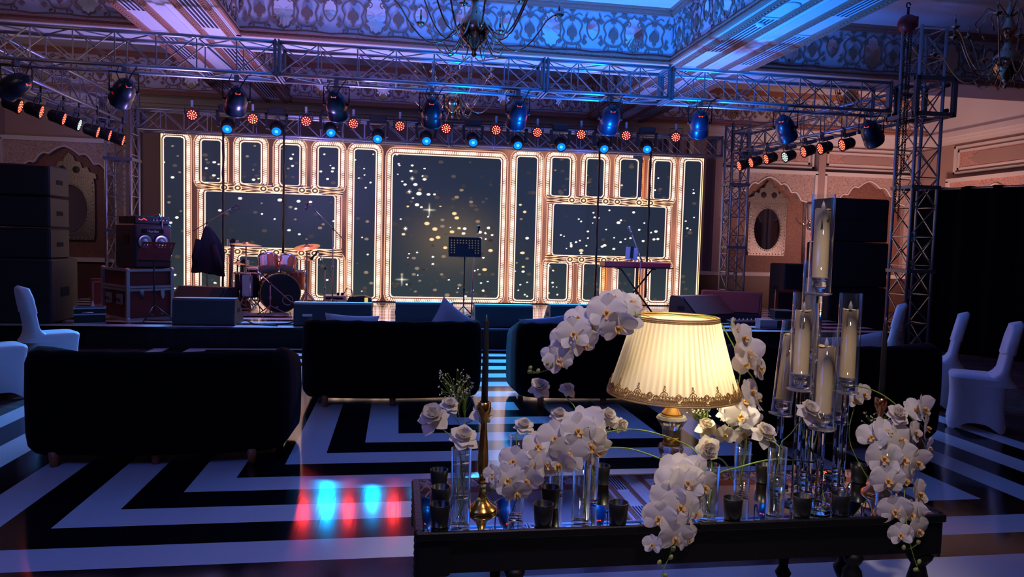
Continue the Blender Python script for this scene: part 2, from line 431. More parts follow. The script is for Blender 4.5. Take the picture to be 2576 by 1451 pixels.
def frieze(p0, p1, z0, z1, wallm=M_frieze, orn=M_gold, dens=1.46, mould=M_goldl):
    """frieze wall from p0 to p1 (xy), inner face to the left of p0->p1"""
    a = Vector((p0[0], p0[1], 0)); b = Vector((p1[0], p1[1], 0)); L = (b - a).length; t = (b - a) / L; nn = Vector((-t.y, t.x, 0))
    H = z1 - z0; hm = 0.10
    w = MB(); 
    def T(u, v, q): return a + t * u + nn * (q + .03) + Vector((0, 0, z0 + v))
    w.add([T(0, 0, 0), T(L, 0, 0), T(L, H, 0), T(0, H, 0), T(0, 0, -.02), T(L, 0, -.02), T(L, H, -.02), T(0, H, -.02)], [(0, 1, 2, 3), (7, 6, 5, 4), (0, 4, 5, 1), (3, 2, 6, 7)])
    root = struct(w, nxt(), wallm)
    n = max(1, round(L / dens)); W = L / n
    mo = MB(); mm = MB()
    for i in range(n):
        bay(mo, mm, lambda u, v, q, i=i: T((i + .5) * W + u, hm + v * (H - 2*hm) / H if False else hm + v, q), W, H - 2*hm)
    mo.build('relief_ornament', orn, root)
    mm.build('mirror_inlay', M_mirror, root)
    md = MB()
    for (v0, v1, d) in ((0, .035, .05), (.035, .075, .03), (.075, .095, .045), (H - .11, H - .08, .03), (H - .08, H - .03, .05), (H - .03, H, .08)):
        md.add([T(0, v0, 0), T(L, v0, 0), T(L, v0, d), T(0, v0, d), T(0, v1, 0), T(L, v1, 0), T(L, v1, d), T(0, v1, d)], [(0, 3, 2, 1), (3, 7, 6, 2), (4, 5, 6, 7)])
    u = 0.03
    while u < L - 0.05:   # dentils on the lower moulding
        md.add([T(u, .04, .03), T(u + .02, .04, .03), T(u + .02, .07, .04), T(u, .07, .04)], [(0, 1, 2, 3)])
        u += 0.09
    md.build('moulding', mould, root)
    return root
for (x0, x1) in cx:
    for (y0, y1) in cyr:
        frieze((x1, y1), (x0, y1), ZB, ZT)       # far side, faces the camera
        if x0 > 0: frieze((x0, y1), (x0, y0), ZB, ZT)
        if x1 < 11 and x1 > -3: frieze((x1, y0), (x1, y1), ZB, ZT)
        if x0 < 0 and x0 > -5: frieze((x0, y1), (x0, y0), ZB, ZT)

# carved bands and recess strips running along the two beams
def beam(x0, x1):
    W = x1 - x0
    g = MB()
    for c, w in ((0.05, .10), (.335, .09), (.665, .09), (.95, .10)):
        X0 = x0 + c*W - w/2; X1 = x0 + c*W + w/2
        g.box((X0, -1.9, ZB - .030), (X1, YW - .6, ZB + .002))
        g.box((X0 + .012, -1.9, ZB - .045), (X0 + .026, YW - .6, ZB - .03)); g.box((X1 - .026, -1.9, ZB - .045), (X1 - .012, YW - .6, ZB - .03))
        y = 4.0
        while y < YW - .7:
            g.add([((X0+X1)/2, y, ZB - .044), (X1 - .028, y + .03, ZB - .031), ((X0+X1)/2, y + .06, ZB - .044), (X0 + .028, y + .03, ZB - .031)], [(0, 1, 2, 3)])
            y += .075
    struct(g, nxt(), M_goldl)
    k = MB(); k.box((x0 + .46*W, -1.9, ZB - .022), (x0 + .54*W, YW - .6, ZB + .001))
    k.box((x0 + .49*W, -1.9, ZB - .024), (x0 + .51*W, YW - .6, ZB - .021))
    struct(k, nxt(), M_plaster)
    return [x0 + .195*W, x0 + .805*W]
M_slot = mat('vent_shadow_slot', (0.02, 0.02, 0.03), 0.7)
v0 = thing('ceiling_vent', None, 'air vent')
q = MB(); q.box((-.17, -.85, -.012), (.17, -.80, .004)); q.box((-.17, .80, -.012), (.17, .85, .004)); q.box((-.17, -.8, -.012), (-.135, .8, .004)); q.box((.135, -.8, -.012), (.17, .8, .004)); q.build('frame', M_plaster, v0)
q = MB(); q.box((-.135, -.8, -.002), (.135, .8, .003)); q.build('duct_shade_sheet', M_slot, v0)  # dark sheet stands in for the shade inside the duct
q = MB()
for i in range(5): q.box((-.115 + i*.0575 - .009, -.8, -.012), (-.115 + i*.0575 + .009, .8, -.003))
q.build('slat', M_plaster, v0)
first = True; vi = 0
VL = {'l': ['left beam', ['nearest the camera', 'between the front truss chords', 'past the cross beam', 'nearest the back wall']], 'r': ['right beam', ['nearest the camera', 'between the front truss chords', 'past the cross beam', 'nearest the back wall']]}
for side, (x0, x1) in (('left', (-3.66, -2.39)), ('right', (4.28, 5.55))):
    cols = beam(x0, x1)
    for ci, X in enumerate(cols):
        for yi, Y in enumerate((7.0, 9.5, 12.1, 14.6)):
            lab = 'white slotted air vent, %s ceiling beam, %s row, %s' % (side, ('left' if ci == 0 else 'right'), ('nearest the camera', 'second from the camera', 'third from the camera', 'nearest the back wall')[yi])
            yy = Y + (0.6 if ci else 0)
            if first: v0.location = (X, yy, ZB - .001); tag(v0, lab, 'air vent', 'vents in the ceiling beams'); first = False
            else: dup(v0, (X, yy, ZB - .001), label=lab)
sd = thing('ceiling_speaker', 'round white speaker grille in the right ceiling beam', 'ceiling speaker', (4.53, 8.2, ZB))
q = MB(); q.lathe([(.13, 0), (.13, -.012), (.11, -.016), (0.0001, -.016)], 24); q.build('grille', M_plaster, sd)
sd = thing('smoke_detector', 'small white smoke detector dome in the right ceiling beam', 'smoke detector', (4.53, 8.9, ZB))
q = MB(); q.lathe([(.06, 0), (.06, -.02), (.045, -.045), (0.0001, -.05)], 18); q.build('dome', M_plaster, sd)
sd = thing('smoke_detector', 'small white smoke detector dome in the left ceiling beam', 'smoke detector', (-2.95, 8.6, ZB))
q = MB(); q.lathe([(.06, 0), (.06, -.02), (.045, -.045), (0.0001, -.05)], 18); q.build('dome', M_plaster, sd)

# ------------------------------------------------------------------ walls
mb = MB(); mb.box((XL, YW, 0), (XR + .2, YW + .2, ZT + .3)); struct(mb, 'wall_back', M_wallp)
mb = MB(); mb.box((XR, -2.0, 0), (XR + .2, YW, ZT + .3)); struct(mb, 'wall_right', M_wallp)
mb = MB(); mb.box((XL - .2, -2.0, 0), (XL, YW + .2, ZT + .3)); struct(mb, 'wall_left', M_wallp)
mb = MB(); mb.box((XL - .2, -2.2, 0), (XR + .2, -2.0, ZT + .3)); struct(mb, 'wall_front', M_wallp)
# cornice under the ceiling
mb = MB(); 
for (z0, z1, d) in ((4.28, 4.40, .30), (4.22, 4.28, .20), (4.15, 4.22, .12)):
    mb.box((XL, YW - d, z0), (XR, YW, z1)); mb.box((XR - d, -2, z0), (XR, YW, z1))
struct(mb, nxt(), M_plaster)
mb = MB(); mb.box((XL, YW - .10, .98 - .13), (XR, YW, .98 - .04)); mb.box((XR - .1, -2, .85), (XR, YW, .94)); struct(mb, nxt(), M_plaster)
mb = MB(); mb.box((XL, YW - .04, 0.12), (XR, YW - .001, .85)); mb.box((XR - .04, -2, .12), (XR - .001, YW - .05, .85)); struct(mb, nxt(), M_brown)
mb = MB(); mb.box((XL, YW - .06, 0.0), (XR, YW, .12)); struct(mb, 'baseboard_back', M_brown)

def scallop(x, hw, zs, ht):
    """multifoil arch height at offset x from centre"""
    a = abs(x) / hw
    if a >= 1: return -1
    if a < .30: return zs + ht * (1 - 0.30 * (a / .30) ** 1.6)
    if a < .58: u = (a - .30) / .28; return zs + ht * (.70 - .34 * u**1.8 + .10 * math.sin(PI * u))
    if a < .84: u = (a - .58) / .26; return zs + ht * (.36 - .30 * u**1.8 + .10 * math.sin(PI * u))
    u = (a - .84) / .16; return zs + ht * (.06 - .06 * u)
def arch_panel(T, u0, u1, z0, z1, cu, hw, zs, ht, d=.14, face=M_orn, back=M_paper):
    """spandrel slab with a scalloped opening; T(u, z, out)"""
    mbq = MB(); n = 72
    us = [u0 + (u1 - u0) * i / n for i in range(n + 1)]
    lo = [max(z0, scallop(u - cu, hw, zs, ht)) if abs(u - cu) < hw else z0 for u in us]
    for i in range(n):
        a, b = us[i], us[i+1]
        la, lb = lo[i], lo[i+1]
        mbq.add([T(a, la, d), T(b, lb, d), T(b, z1, d), T(a, z1, d), T(a, la, 0), T(b, lb, 0)], [(0, 1, 2, 3), (4, 5, 1, 0)])
    root = struct(mbq, nxt(), face)
    r = MB(); pts = [T(us[i], lo[i], d + .01) for i in range(n + 1) if abs(us[i] - cu) < hw]
    r.tube(pts, .022, 5); r.build('arch_rim', M_plaster, root)
    fr = MB()
    for (a, b, c, e) in ((u0 - .05, u0 + .03, z0, z1), (u1 - .03, u1 + .05, z0, z1), (u0 - .05, u1 + .05, z1 - .03, z1 + .06)):
        P0 = T(a, c, d - .02); P1 = T(b, e, d + .05)
        fr.box([min(P0[i], P1[i]) for i in range(3)], [max(P0[i], P1[i]) for i in range(3)])
    fr.build('panel_frame', M_plaster, root)
    bk = MB(); bk.add([T(u0, z0, .004), T(u1, z0, .004), T(u1, z1, .004), T(u0, z1, .004)], [(0, 1, 2, 3)]); bk.build('niche_paper', back, root)
    return root
def small_panel(T, u0, u1, z0, z1):
    m1 = MB()
    for k, dd in ((0.0, .05), (.10, .03)):
        for (a, b, c, e) in ((u0+k, u0+k+.05, z0+k, z1-k), (u1-k-.05, u1-k, z0+k, z1-k), (u0+k, u1-k, z0+k, z0+k+.05), (u0+k, u1-k, z1-k-.05, z1-k)):
            P0 = T(a, c, 0); P1 = T(b, e, dd); m1.box([min(P0[i], P1[i]) for i in range(3)], [max(P0[i], P1[i]) for i in range(3)])
    root = struct(m1, nxt(), M_rose if False else M_plaster)
    m2 = MB(); cu = (u0+u1)/2; cv = (z0+z1)/2; hw = (u1-u0)/2 - .15; hh = (z1-z0)/2 - .15
    m2.add([T(u0+.12, z0+.12, .012), T(u1-.12, z0+.12, .012), T(u1-.12, z1-.12, .012), T(u0+.12, z1-.12, .012)], [(0, 1, 2, 3)]); m2.build('carved_field', M_rose, root)
    p = [(-.72, 1), (.72, 1), (.80, .7), (.9, .5), (.88, .2), (1, 0), (.88, -.2), (.9, -.5), (.80, -.7), (.72, -1), (-.72, -1), (-.80, -.7), (-.9, -.5), (-.88, -.2), (-1, 0), (-.88, .2), (-.9, .5), (-.80, .7)]
    m3 = MB(); m3.add([T(cu + x*hw*.75, cv + y*hh*.8, .022) for x, y in p], [tuple(range(len(p)))]); m3.build('cartouche_field', M_wallp, root)
TB = lambda u, z, o: Vector((u, YW - o, z))
TR = lambda u, z, o: Vector((XR - o, u, z))
for i, (c, w) in enumerate(((9.02, 1.22), (11.72, 1.22), (-7.05, 1.22), (-9.6, 1.22))):
    arch_panel(TB, c - w, c + w, .95, 3.42, c, 1.02, 2.72, .58)
    if i < 2: small_panel(TB, c - w, c + w, 3.56, 4.10)
for c in (14.3, 11.2, 8.1):
    arch_panel(TR, c - 1.4, c + 1.4, .95, 3.25, c, 1.15, 2.5, .6, face=M_rose)
    small_panel(TR, c - 1.4, c + 1.4, 3.42, 4.08)
# plain pilasters
mb = MB()
for x in (6.72, 7.66, 10.37, 13.02, -5.72, -8.35): mb.box((x - .09, YW - .20, .94), (x + .09, YW, 4.15))
struct(mb, nxt(), M_wallp)
mb = MB()
for x in (6.42, 6.95): mb.box((x - .05, YW - .16, .0), (x + .05, YW, 4.15))
struct(mb, nxt(), M_plaster)
# ------------------------------------------------------------------ LED screen
import numpy as np
YS = 14.25
def led_screen():
    root = thing('led_screen', 'wide LED video wall showing gold ornate frames and floating sparks', 'video screen', (0.93, YS, .29))
    x0, x1, z0, z1 = -4.33, 6.16, .31, 3.36
    nx, nz = 1040, 304
    X, Z = np.meshgrid(np.linspace(x0, x1, nx), np.linspace(z0, z1, nz))
    pan = []
    left = [(-4.27, -3.93, .37, 3.27), (-3.62, -3.28, 2.48, 3.24), (-2.92, -2.57, 2.48, 3.24), (-2.21, -1.87, 2.48, 3.22), (-1.52, -1.15, 2.47, 3.21),
            (-3.55, -1.22, 1.29, 2.31), (-3.62, -3.28, .40, 1.12), (-2.94, -2.6, .40, 1.12), (-2.21, -1.87, .40, 1.12), (-1.52, -1.15, .40, 1.12), (-.85, -.46, .38, 3.2)]
    for p in left: pan.append(p); pan.append((1.83 - p[1], 1.83 - p[0], p[2], p[3]))
    pan.append((-.13, 1.96, .41, 3.14))
    D = np.full(X.shape, 9.0); TG = np.zeros(X.shape); 
    for (a, b, c, d) in pan:
        cxp, czp, hw, hh = (a+b)/2, (c+d)/2, (b-a)/2, (d-c)/2; rr = .045
        qx = np.abs(X - cxp) - hw + rr; qz = np.abs(Z - czp) - hh + rr
        sd = np.hypot(np.maximum(qx, 0), np.maximum(qz, 0)) + np.minimum(np.maximum(qx, qz), 0) - rr
        m = sd < D
        TG = np.where(m, np.where(qx > qz, Z, X), TG); D = np.where(m, sd, D)
    C = np.zeros(X.shape + (3,))
    def setc(m, col):
        C[m] = np.broadcast_to(np.array(col, dtype=float), C.shape)[m] if np.ndim(col) == 1 else col[m]
    # ground between frames
    setc(D > -1, (0.26, .095, .060))
    k = .5 + .5 * np.sin(X * 9.0 + 1.0)
    C *= (0.35 + .9 * k[..., None] + .8 * np.clip(np.sin(Z * 2.2 + X * 3), 0, 1)[..., None] ** 3)
    zig = .5 + .5 * np.sin(TG * 2*np.pi / .036 + D * 60)
    rng = np.random.RandomState(3); 
    nz_ = rng.rand(*X.shape) * .25
    wave = np.sin(TG * 11) * .5 + np.sin(TG * 27 + 1) * .5
    band = (D > 0) & (D < .022); setc(band, (1.5, 1.1, .85))
    band = (D >= .022) & (D < .045); setc(band, (.16, .035, .02))
    band = (D >= .045) & (D < .108)
    br = (.10 + 1.0 * zig ** 1.3 + nz_ + .25 * wave)[..., None] * np.array([1.9, 1.32, 1.02]) + np.array([.05, .010, .007]); setc(band, br)
    band = (D >= .108) & (D < .125); setc(band, (.22, .05, .03))
    band = (D >= .125) & (D < .142); setc(band, (.95, .5, .30))
    # horizontal ornate rails between rows
    for s in (0, 1):
        xa, xb = (-3.70, -1.06) if s == 0 else (2.89, 5.53)
        for zc in (2.39, 1.205):
            u = X; w = np.abs(Z - zc)
            prof = .075 + .018 * np.sin(u * 9) 
            inr = (u > xa) & (u < xb) & (w < prof) & (D > 0.012)
            st = np.sin((Z - zc) * 130 + 2.2 * np.sin(u * 9.0) * np.sign(Z - zc))
            val = np.clip(.35 + .9 * st + .35 * np.sin(u * 31), 0.04, 1.4)[..., None] * np.array([1.15, .62, .36])
            setc(inr, val)
            for uc in ([-3.1, -2.4, -1.7] if s == 0 else [4.93, 4.23, 3.53]):
                for q in (-.12, .12):
                    rr = np.hypot(u - uc - q, (Z - zc) * 1.2)
                    m = (rr < .075) & (D > .012); setc(m, (np.clip(.4 + 1.1 * np.sin(rr * 110), .05, 1.5))[..., None] * np.array([1.3, .8, .5]))
    # outer edge of the wall glows cream
    e = (X < x0 + .02) | (X > x1 - .02); setc(e, (1.25, 1.0, .45))
    e = (Z > z1 - .03); setc(e, (0.75, .45, .28))
    # dark night panels with a faint warm haze in the middle one
    ins = D <= 0
    base = np.zeros(C.shape); base[..., 0] = .016; base[..., 1] = .024; base[..., 2] = .040
    hz = np.exp(-((X - 1.05) / .8)**2 - ((Z - 1.55) / .55)**2)[..., None] * np.array([.10, .065, .02])
    lo = np.exp(-((Z - .3) / .9)**2)[..., None] * np.array([.012, .018, .008])
    setc(ins, base + hz + lo)
    # sparks: (px, py, size, warm) read off the picture, on the screen's own plane
    sp = [(999,388,5,0),(1003,412,4,0),(1005,416,4,0),(1037,416,5,0),(1034,430,6,0),(1068,424,4,0),(1001,438,3,0),(1064,443,5,0),(1068,451,7,0),(1012,456,4,0),(1019,464,6,0),(1045,464,8,0),(1029,482,4,0),(1054,487,10,0),(1078,489,7,0),(1093,489,5,0),(1039,498,4,0),(1049,515,8,0),(1060,521,5,0),(1026,519,5,1),(1078,545,5,0),(1143,537,9,1),(1108,519,4,1),(1161,478,8,2),(1149,496,9,2),(1185,508,8,2),(1056,477,7,2),(1008,551,4,0),(1074,562,10,1),(1094,576,10,1),(1149,548,9,1),(1113,569,9,2),(1113,553,8,2),(1137,583,9,1),(1155,574,7,1),(1169,575,7,0),(1166,587,7,0),(1133,572,3,0),(1202,557,9,2),(1086,602,9,1),(1102,597,9,1),(1120,623,8,1),(1229,573,7,0),(1207,584,8,0),(1222,586,6,0),(1238,591,5,0),(1209,599,6,1),(1015,589,7,1),(1020,575,5,0),(1222,601,4,0),(1234,630,9,1),(1089,646,5,0),(1049,635,4,0),(1029,638,4,0),(1026,648,3,0),(1041,649,8,2),(1116,645,9,2),(1216,648,5,0),(1049,675,9,2),(1089,664,5,0),(1219,678,9,1),(1194,681,4,0),(1202,678,3,0),(1011,690,6,2),(1041,690,8,2),(1051,692,3,0),(1117,698,4,0),(1129,704,4,0),(1111,690,7,2),(1024,715,5,0),(1094,729,8,2),(1156,717,8,2),(1153,725,3,0),(1210,712,4,0),(1227,708,4,0),(1216,731,6,0),(1045,733,6,2),(1125,742,10,2),(1150,735,5,2),(1171,745,5,0),(1056,706,6,2),(1206,690,6,2),(1189,730,4,0),
          (920,472,4,0),(917,440,3,0),(903,448,4,0),(916,424,3,0),(932,459,4,0),(924,557,7,2),(922,601,8,2),(925,640,4,0),(911,597,3,0),(921,685,9,2),(934,712,8,2),(910,732,3,0),(894,402,3,0),(939,388,3,0),
          (604,499,7,0),(553,529,6,0),(704,503,8,0),(751,506,7,0),(781,508,6,0),(744,525,5,0),(659,538,4,0),(658,511,4,2),(691,551,4,0),(727,579,6,0),(753,589,5,0),(805,573,8,2),(813,564,6,2),(839,556,4,0),(731,521,7,2),(743,552,5,2),(771,601,4,2),
          (539,408,6,0),(550,413,4,0),(519,423,5,0),(538,441,6,0),(519,401,5,2),(549,449,4,0),(641,367,5,2),(622,393,6,2),(638,452,6,0),(651,449,5,1),(637,427,4,2),(709,374,4,2),(737,388,4,0),(732,399,6,0),(736,417,5,0),(725,424,5,2),(816,388,4,0),(838,423,6,0),(807,431,5,0),(836,431,5,0),(824,450,5,0),(831,416,3,0),
          (434,367,5,2),(452,433,5,2),(434,446,6,0),(412,408,4,0),(447,392,4,2),(425,509,6,2),(421,552,6,0),(445,547,6,0),(429,560,6,0),(455,531,4,2),(430,629,4,0),(429,643,4,0),(440,691,5,0),(434,707,4,0),(440,725,4,0),
          (1309,515,6,1),(1320,533,7,1),(1311,551,6,2),(1326,599,7,0),(1315,636,8,1),(1326,650,7,2),(1311,636,4,0),(1316,671,6,1),(1296,682,3,0),(1316,683,6,0),(1326,710,4,0),(1309,716,4,0),(1304,730,3,0),(1320,741,4,0),(1326,745,4,0),(1300,661,5,2),
          (1387,546,5,1),(1456,551,4,0),(1462,557,4,0),(1491,561,3,0),(1411,591,4,0),(1419,594,3,0),(1437,620,5,0),(1436,611,4,0),(1437,616,5,0),(1449,609,5,0),(1459,605,4,0),(1462,630,9,1),(1462,637,5,0),(1479,582,5,0),(1479,599,4,0),(1475,618,4,0),(1493,535,4,0),(1496,547,5,0),(1505,548,5,0),(1533,529,4,0),(1556,560,8,0),(1562,554,5,0),(1594,534,6,0),(1525,577,4,0),(1545,598,4,0),(1544,626,6,0),(1521,617,7,0),(1515,620,6,0),(1561,609,5,0),(1573,601,4,0),(1586,599,5,0),(1618,606,6,0),(1608,578,5,0),(1650,582,7,0),(1645,602,6,0),(1655,601,6,0),(1621,561,4,0),(1638,585,4,0),(1425,625,3,0),
          (1552,431,4,1),(1553,450,4,0),(1564,466,5,1),(1552,443,3,1),(1656,448,4,0),(1648,478,4,0),(1649,408,3,1),(1478,441,3,2),(1479,460,3,2),(1397,428,5,2),(1463,484,4,1),
          (1717,480,6,0),(1745,486,5,0),(1744,477,3,0),(1725,556,4,0),(1729,574,5,0),(1746,547,4,0),(1737,578,3,0),
          (1382,669,4,0),(1392,680,5,0),(1390,711,5,0),(1391,721,3,0),(1400,722,3,0),(1402,741,4,0),(1380,737,5,1),(1450,668,3,0),(1451,680,3,0),
          (540,711,4,0),(554,731,4,0),(543,712,3,0),(655,663,3,0),(808,653,4,0),(823,704,5,0),(808,650,3,0)]
    cols = [(1.6, 1.5, 1.25), (1.15, .80, .38), (.32, .22, .14)]
    def spot(wx, wz, s, c, hard=True):
        rx = s * .0088; rz = s * .0056
        i0 = int((wx - rx*1.5 - x0) / (x1-x0) * nx); i1 = int((wx + rx*1.5 - x0) / (x1-x0) * nx) + 2
        j0 = int((wz - rz*1.5 - z0) / (z1-z0) * nz); j1 = int((wz + rz*1.5 - z0) / (z1-z0) * nz) + 2
        i0, i1, j0, j1 = max(i0, 0), min(i1, nx), max(j0, 0), min(j1, nz)
        if i1 <= i0 or j1 <= j0: return
        r = np.hypot((X[j0:j1, i0:i1] - wx) / rx, (Z[j0:j1, i0:i1] - wz) / rz)
        a = np.clip((1.15 - r) * 4, 0, 1)[..., None] * (D[j0:j1, i0:i1] < 0)[..., None]
        C[j0:j1, i0:i1] = C[j0:j1, i0:i1] * (1 - a) + np.array(c) * a
    for (px, py, s, w) in sp:
        q = at(px, py, 'y', YS)
        spot(q.x, q.z, s * .54, cols[w])
    for _ in range(240):
        p = pan[rng.randint(len(pan))] if rng.rand() < .6 else pan[-1]
        wx = p[0] + rng.rand() * (p[1]-p[0]); wz = p[2] + (rng.rand() ** 1.5) * (p[3]-p[2])
        f = .15 + .30 * rng.rand()
        spot(wx, wz, 2 + 4 * rng.rand(), [a * f for a in (.22, .17, .13)])
    for (px, py) in ((1080, 528), (1011, 703), (1037, 449), (1030, 482), (1020, 575)):   # four pointed stars
        q = at(px, py, 'y', YS); L = .14 if px in (1080, 1011) else .05
        a = (np.clip(1 - np.abs(X - q.x) / L, 0, 1) * np.exp(-np.abs(Z - q.z) / .008) + np.clip(1 - np.abs(Z - q.z) / L, 0, 1) * np.exp(-np.abs(X - q.x) / .008)) 
        C += (a * (D < 0))[..., None] * np.array([1.3, 1.2, .95])
    # seams and dim modules of the wall on the right
    dk = (X > 4.65) & (X < 4.85) & (D > 0.02) & ((Z > 2.5) | (Z < 1.1)); C[dk] = (.02, .02, .05)
    for (a, b, zz0, zz1) in ((4.58, 4.68, 2.5, 3.25), (4.83, 4.93, 2.5, 3.25), (4.0, 4.2, .5, 1.1), (4.5, 4.9, .4, 1.1), (5.29, 5.36, 1.3, 2.3)):
        m = (X > a) & (X < b) & (Z > zz0) & (Z < zz1) & (D > 0.02); C[m] = C[m] * np.array([1.05, .62, .3])
    for xx in (2.75,): C[(np.abs(X - xx) < .006)] *= .15
    me = bpy.data.meshes.new('screen_face')
    n = nx * nz
    co = np.empty((n, 3), dtype=np.float32); co[:, 0] = X.ravel() - .93; co[:, 1] = 0; co[:, 2] = Z.ravel() - .29
    i, j = np.meshgrid(np.arange(nx - 1), np.arange(nz - 1)); a = (j * nx + i).ravel()
    f = np.stack([a, a + 1, a + nx + 1, a + nx], 1).astype(np.int32)
    me.vertices.add(n); me.vertices.foreach_set('co', co.ravel())
    me.loops.add(len(f) * 4); me.loops.foreach_set('vertex_index', f.ravel())
    me.polygons.add(len(f)); me.polygons.foreach_set('loop_start', np.arange(len(f), dtype=np.int32) * 4)
    me.update(calc_edges=True)
    ca = me.color_attributes.new('picture', 'FLOAT_COLOR', 'POINT')
    c4 = np.ones((n, 4), dtype=np.float32); c4[:, :3] = C.reshape(-1, 3); ca.data.foreach_set('color', c4.ravel())
    m = bpy.data.materials.new('screen_picture'); m.use_nodes = True; nt = m.node_tree
    b = nt.nodes['Principled BSDF']; at_ = nt.nodes.new('ShaderNodeAttribute'); at_.attribute_name = 'picture'
    b.inputs['Base Color'].default_value = (0.01, .01, .01, 1); b.inputs['Roughness'].default_value = .5
    nt.links.new(at_.outputs['Color'], b.inputs['Emission Color']); b.inputs['Emission Strength'].default_value = 1.0
    m.cycles.emission_sampling = 'NONE'
    me.materials.append(m)
    o = bpy.data.objects.new('screen_face', me); COL.objects.link(o); o.parent = root
    q = MB(); q.box((x0 - .93 - .01, .004, z0 - .29 - .02), (x1 - .93 + .01, .09, z1 - .29 + .01)); q.build('cabinet_housing', M_black, root)
    q = MB()
    for xx in (-3.5, -1.75, 0, 1.75, 3.5): q.box((xx - .04, .09, 0), (xx + .04, .14, z1 - .35)); q.box((xx - .04, .09, 0), (xx + .04, .6, .04))
    q.build('support_frame', M_alud, root)
led_screen()
light('AREA', 'screen_glow', (0.93, YS - .06, 1.75), (0.93, 0, 1.2), (1.0, .58, .42), 45, shape='RECTANGLE', size=10.2, size_y=2.7)

# ------------------------------------------------------------------ trusses
def truss(name, p0, p1, w, h, label, bayl=.46, plates=True, cat='truss', side=None, rch=.0245, group=None, zig=True):
    """box truss: local x from p0 to p1; w across (y), h up (z). p0/p1 = front bottom chord"""
    p0 = Vector(p0); p1 = Vector(p1); L = (p1 - p0).length; t = (p1 - p0).normalized()
    side = Vector(side) if side is not None else Vector((0, 1, 0))
    up = t.cross(side).normalized(); 
    if up.z < 0 and abs(t.z) < .9: up = -up
    side = (side - t * side.dot(t)).normalized()
    M = Matrix((( t.x, side.x, up.x, p0.x), (t.y, side.y, up.y, p0.y), (t.z, side.z, up.z, p0.z), (0, 0, 0, 1)))
    root = thing(name, label, cat, p0, group=group)
    M = Matrix.Translation(-p0) @ M
    for (y, z) in ((0, 0), (w, 0), (0, h), (w, h)):
        q = MB(); q.tube([M @ Vector((0, y, z)), M @ Vector((L, y, z))], rch, 8); q.build('chord', M_alu, root)
    n = max(2, round(L / bayl)); b = MB(); rb = .0095
    for i in range(n + 1):
        x = L * i / n; x = min(max(x, .03), L - .03)
        for (a, c) in (((0, 0), (0, h)), ((w, 0), (w, h)), ((0, 0), (w, 0)), ((0, h), (w, h))):
            b.tube([M @ Vector((x, *a)), M @ Vector((x, *c))], rb, 4, smooth=False)
    for i in range(n):
        xa, xb = L * i / n, L * (i + 1) / n
        for (a, c) in (((0, 0), (0, h)), ((w, 0), (w, h)), ((0, 0), (w, 0)), ((0, h), (w, h))):
            if i % 2: a, c = c, a
            b.tube([M @ Vector((xa, *a)), M @ Vector((xb, *c))], rb, 4, smooth=False)
            if zig and i % 2 == 0 and a[0] == c[0]: b.tube([M @ Vector((xa, *c)), M @ Vector((xb, *a))], rb, 4, smooth=False)
    b.build('lattice_brace', M_alu, root)
    if plates:
        for x in (0, L - .02):
            q = MB()
            for (y0, y1, z0, z1) in ((-.03, .035, -.03, h + .03), (w - .035, w + .03, -.03, h + .03), (.03, w - .03, -.03, .03), (.03, w - .03, h - .03, h + .03)):
                q.box((x, y0, z0), (x + .02, y1, z1), M)
            q.build('end_plate', M_alud, root)
    return root
Y1 = 9.6; W4 = .4
xj = [at(px, 150, 'y', Y1).x for px in (-260, 697, 1374, 1690)] + [6.95]
names = ['front lighting truss section at the left, lit violet', 'front lighting truss section left of centre under the crystal chandelier',
         'short front lighting truss section right of centre between two double joint plates', 'front lighting truss section meeting the right tower']
for i in range(4):
    truss('lighting_truss', (xj[i] + .012, Y1, 3.53), (xj[i+1] - .012, Y1, 3.53), W4, .40, 'horizontal aluminium ' + names[i], group='front truss sections')
truss('lighting_truss', (7.36, 9.6 + .45, 3.53), (6.36, 13.41, 3.38), W4, .38, 'right side truss running back from the front tower, carrying red spotlights', side=(1, 0, 0))
truss('lighting_truss', (-5.35, 9.6 + .45, 3.53), (-5.02, 13.41, 3.38), W4, .38, 'left side truss running back from the front truss, carrying red spotlights', side=(1, 0, 0))
truss('lighting_truss', (-4.55, 13.7, 3.32), (0.9, 13.7, 3.30), .30, .36, 'left half of the back truss just above the screen', bayl=.40)
truss('lighting_truss', (0.93, 13.7, 3.30), (6.3, 13.7, 3.33), .30, .36, 'right half of the back truss just above the screen', bayl=.40)
# towers stand upright
def tower(x, y, w, z0, z1, label, bayl=.42):
    root = thing('truss_tower', label, 'truss tower', (x, y, z0))
    H = z1 - z0
    for (a, c) in ((0, 0), (w, 0), (0, w), (w, w)):
        q = MB(); q.tube([(a, c, .02), (a, c, H)], .0245, 8); q.build('chord', M_alu, root)
    b = MB(); n = round(H / bayl)
    for i in range(n + 1):
        z = .04 + (H - .06) * i / n
        for (p, r) in (((0, 0), (w, 0)), ((w, 0), (w, w)), ((w, w), (0, w)), ((0, w), (0, 0))):
            b.tube([(*p, z), (*r, z)], .0095, 4, smooth=False)
            if i < n:
                z2 = .04 + (H - .06) * (i + 1) / n
                if i % 2: p, r = r, p
                b.tube([(*p, z), (*r, z2)], .0095, 4, smooth=False)
                if i % 3 != 1: b.tube([(*r, z), (*p, z2)], .0095, 4, smooth=False)
    b.build('lattice_brace', M_alu, root)
    q = MB(); q.box((-.08, -.08, 0), (w + .08, w + .08, .02)); q.build('base_plate', M_alud, root)
    for zz in (1.22, 2.45):
        if zz < H:
            q = MB()
            for (a0, a1, c0, c1) in ((-.035, w + .035, -.035, .03), (-.035, w + .035, w - .03, w + .035), (-.035, .03, .03, w - .03), (w - .03, w + .035, .03, w - .03)):
                q.box((a0, c0, zz), (a1, c1, zz + .05))
            q.build('joint_plate', M_alud, root)
    return root
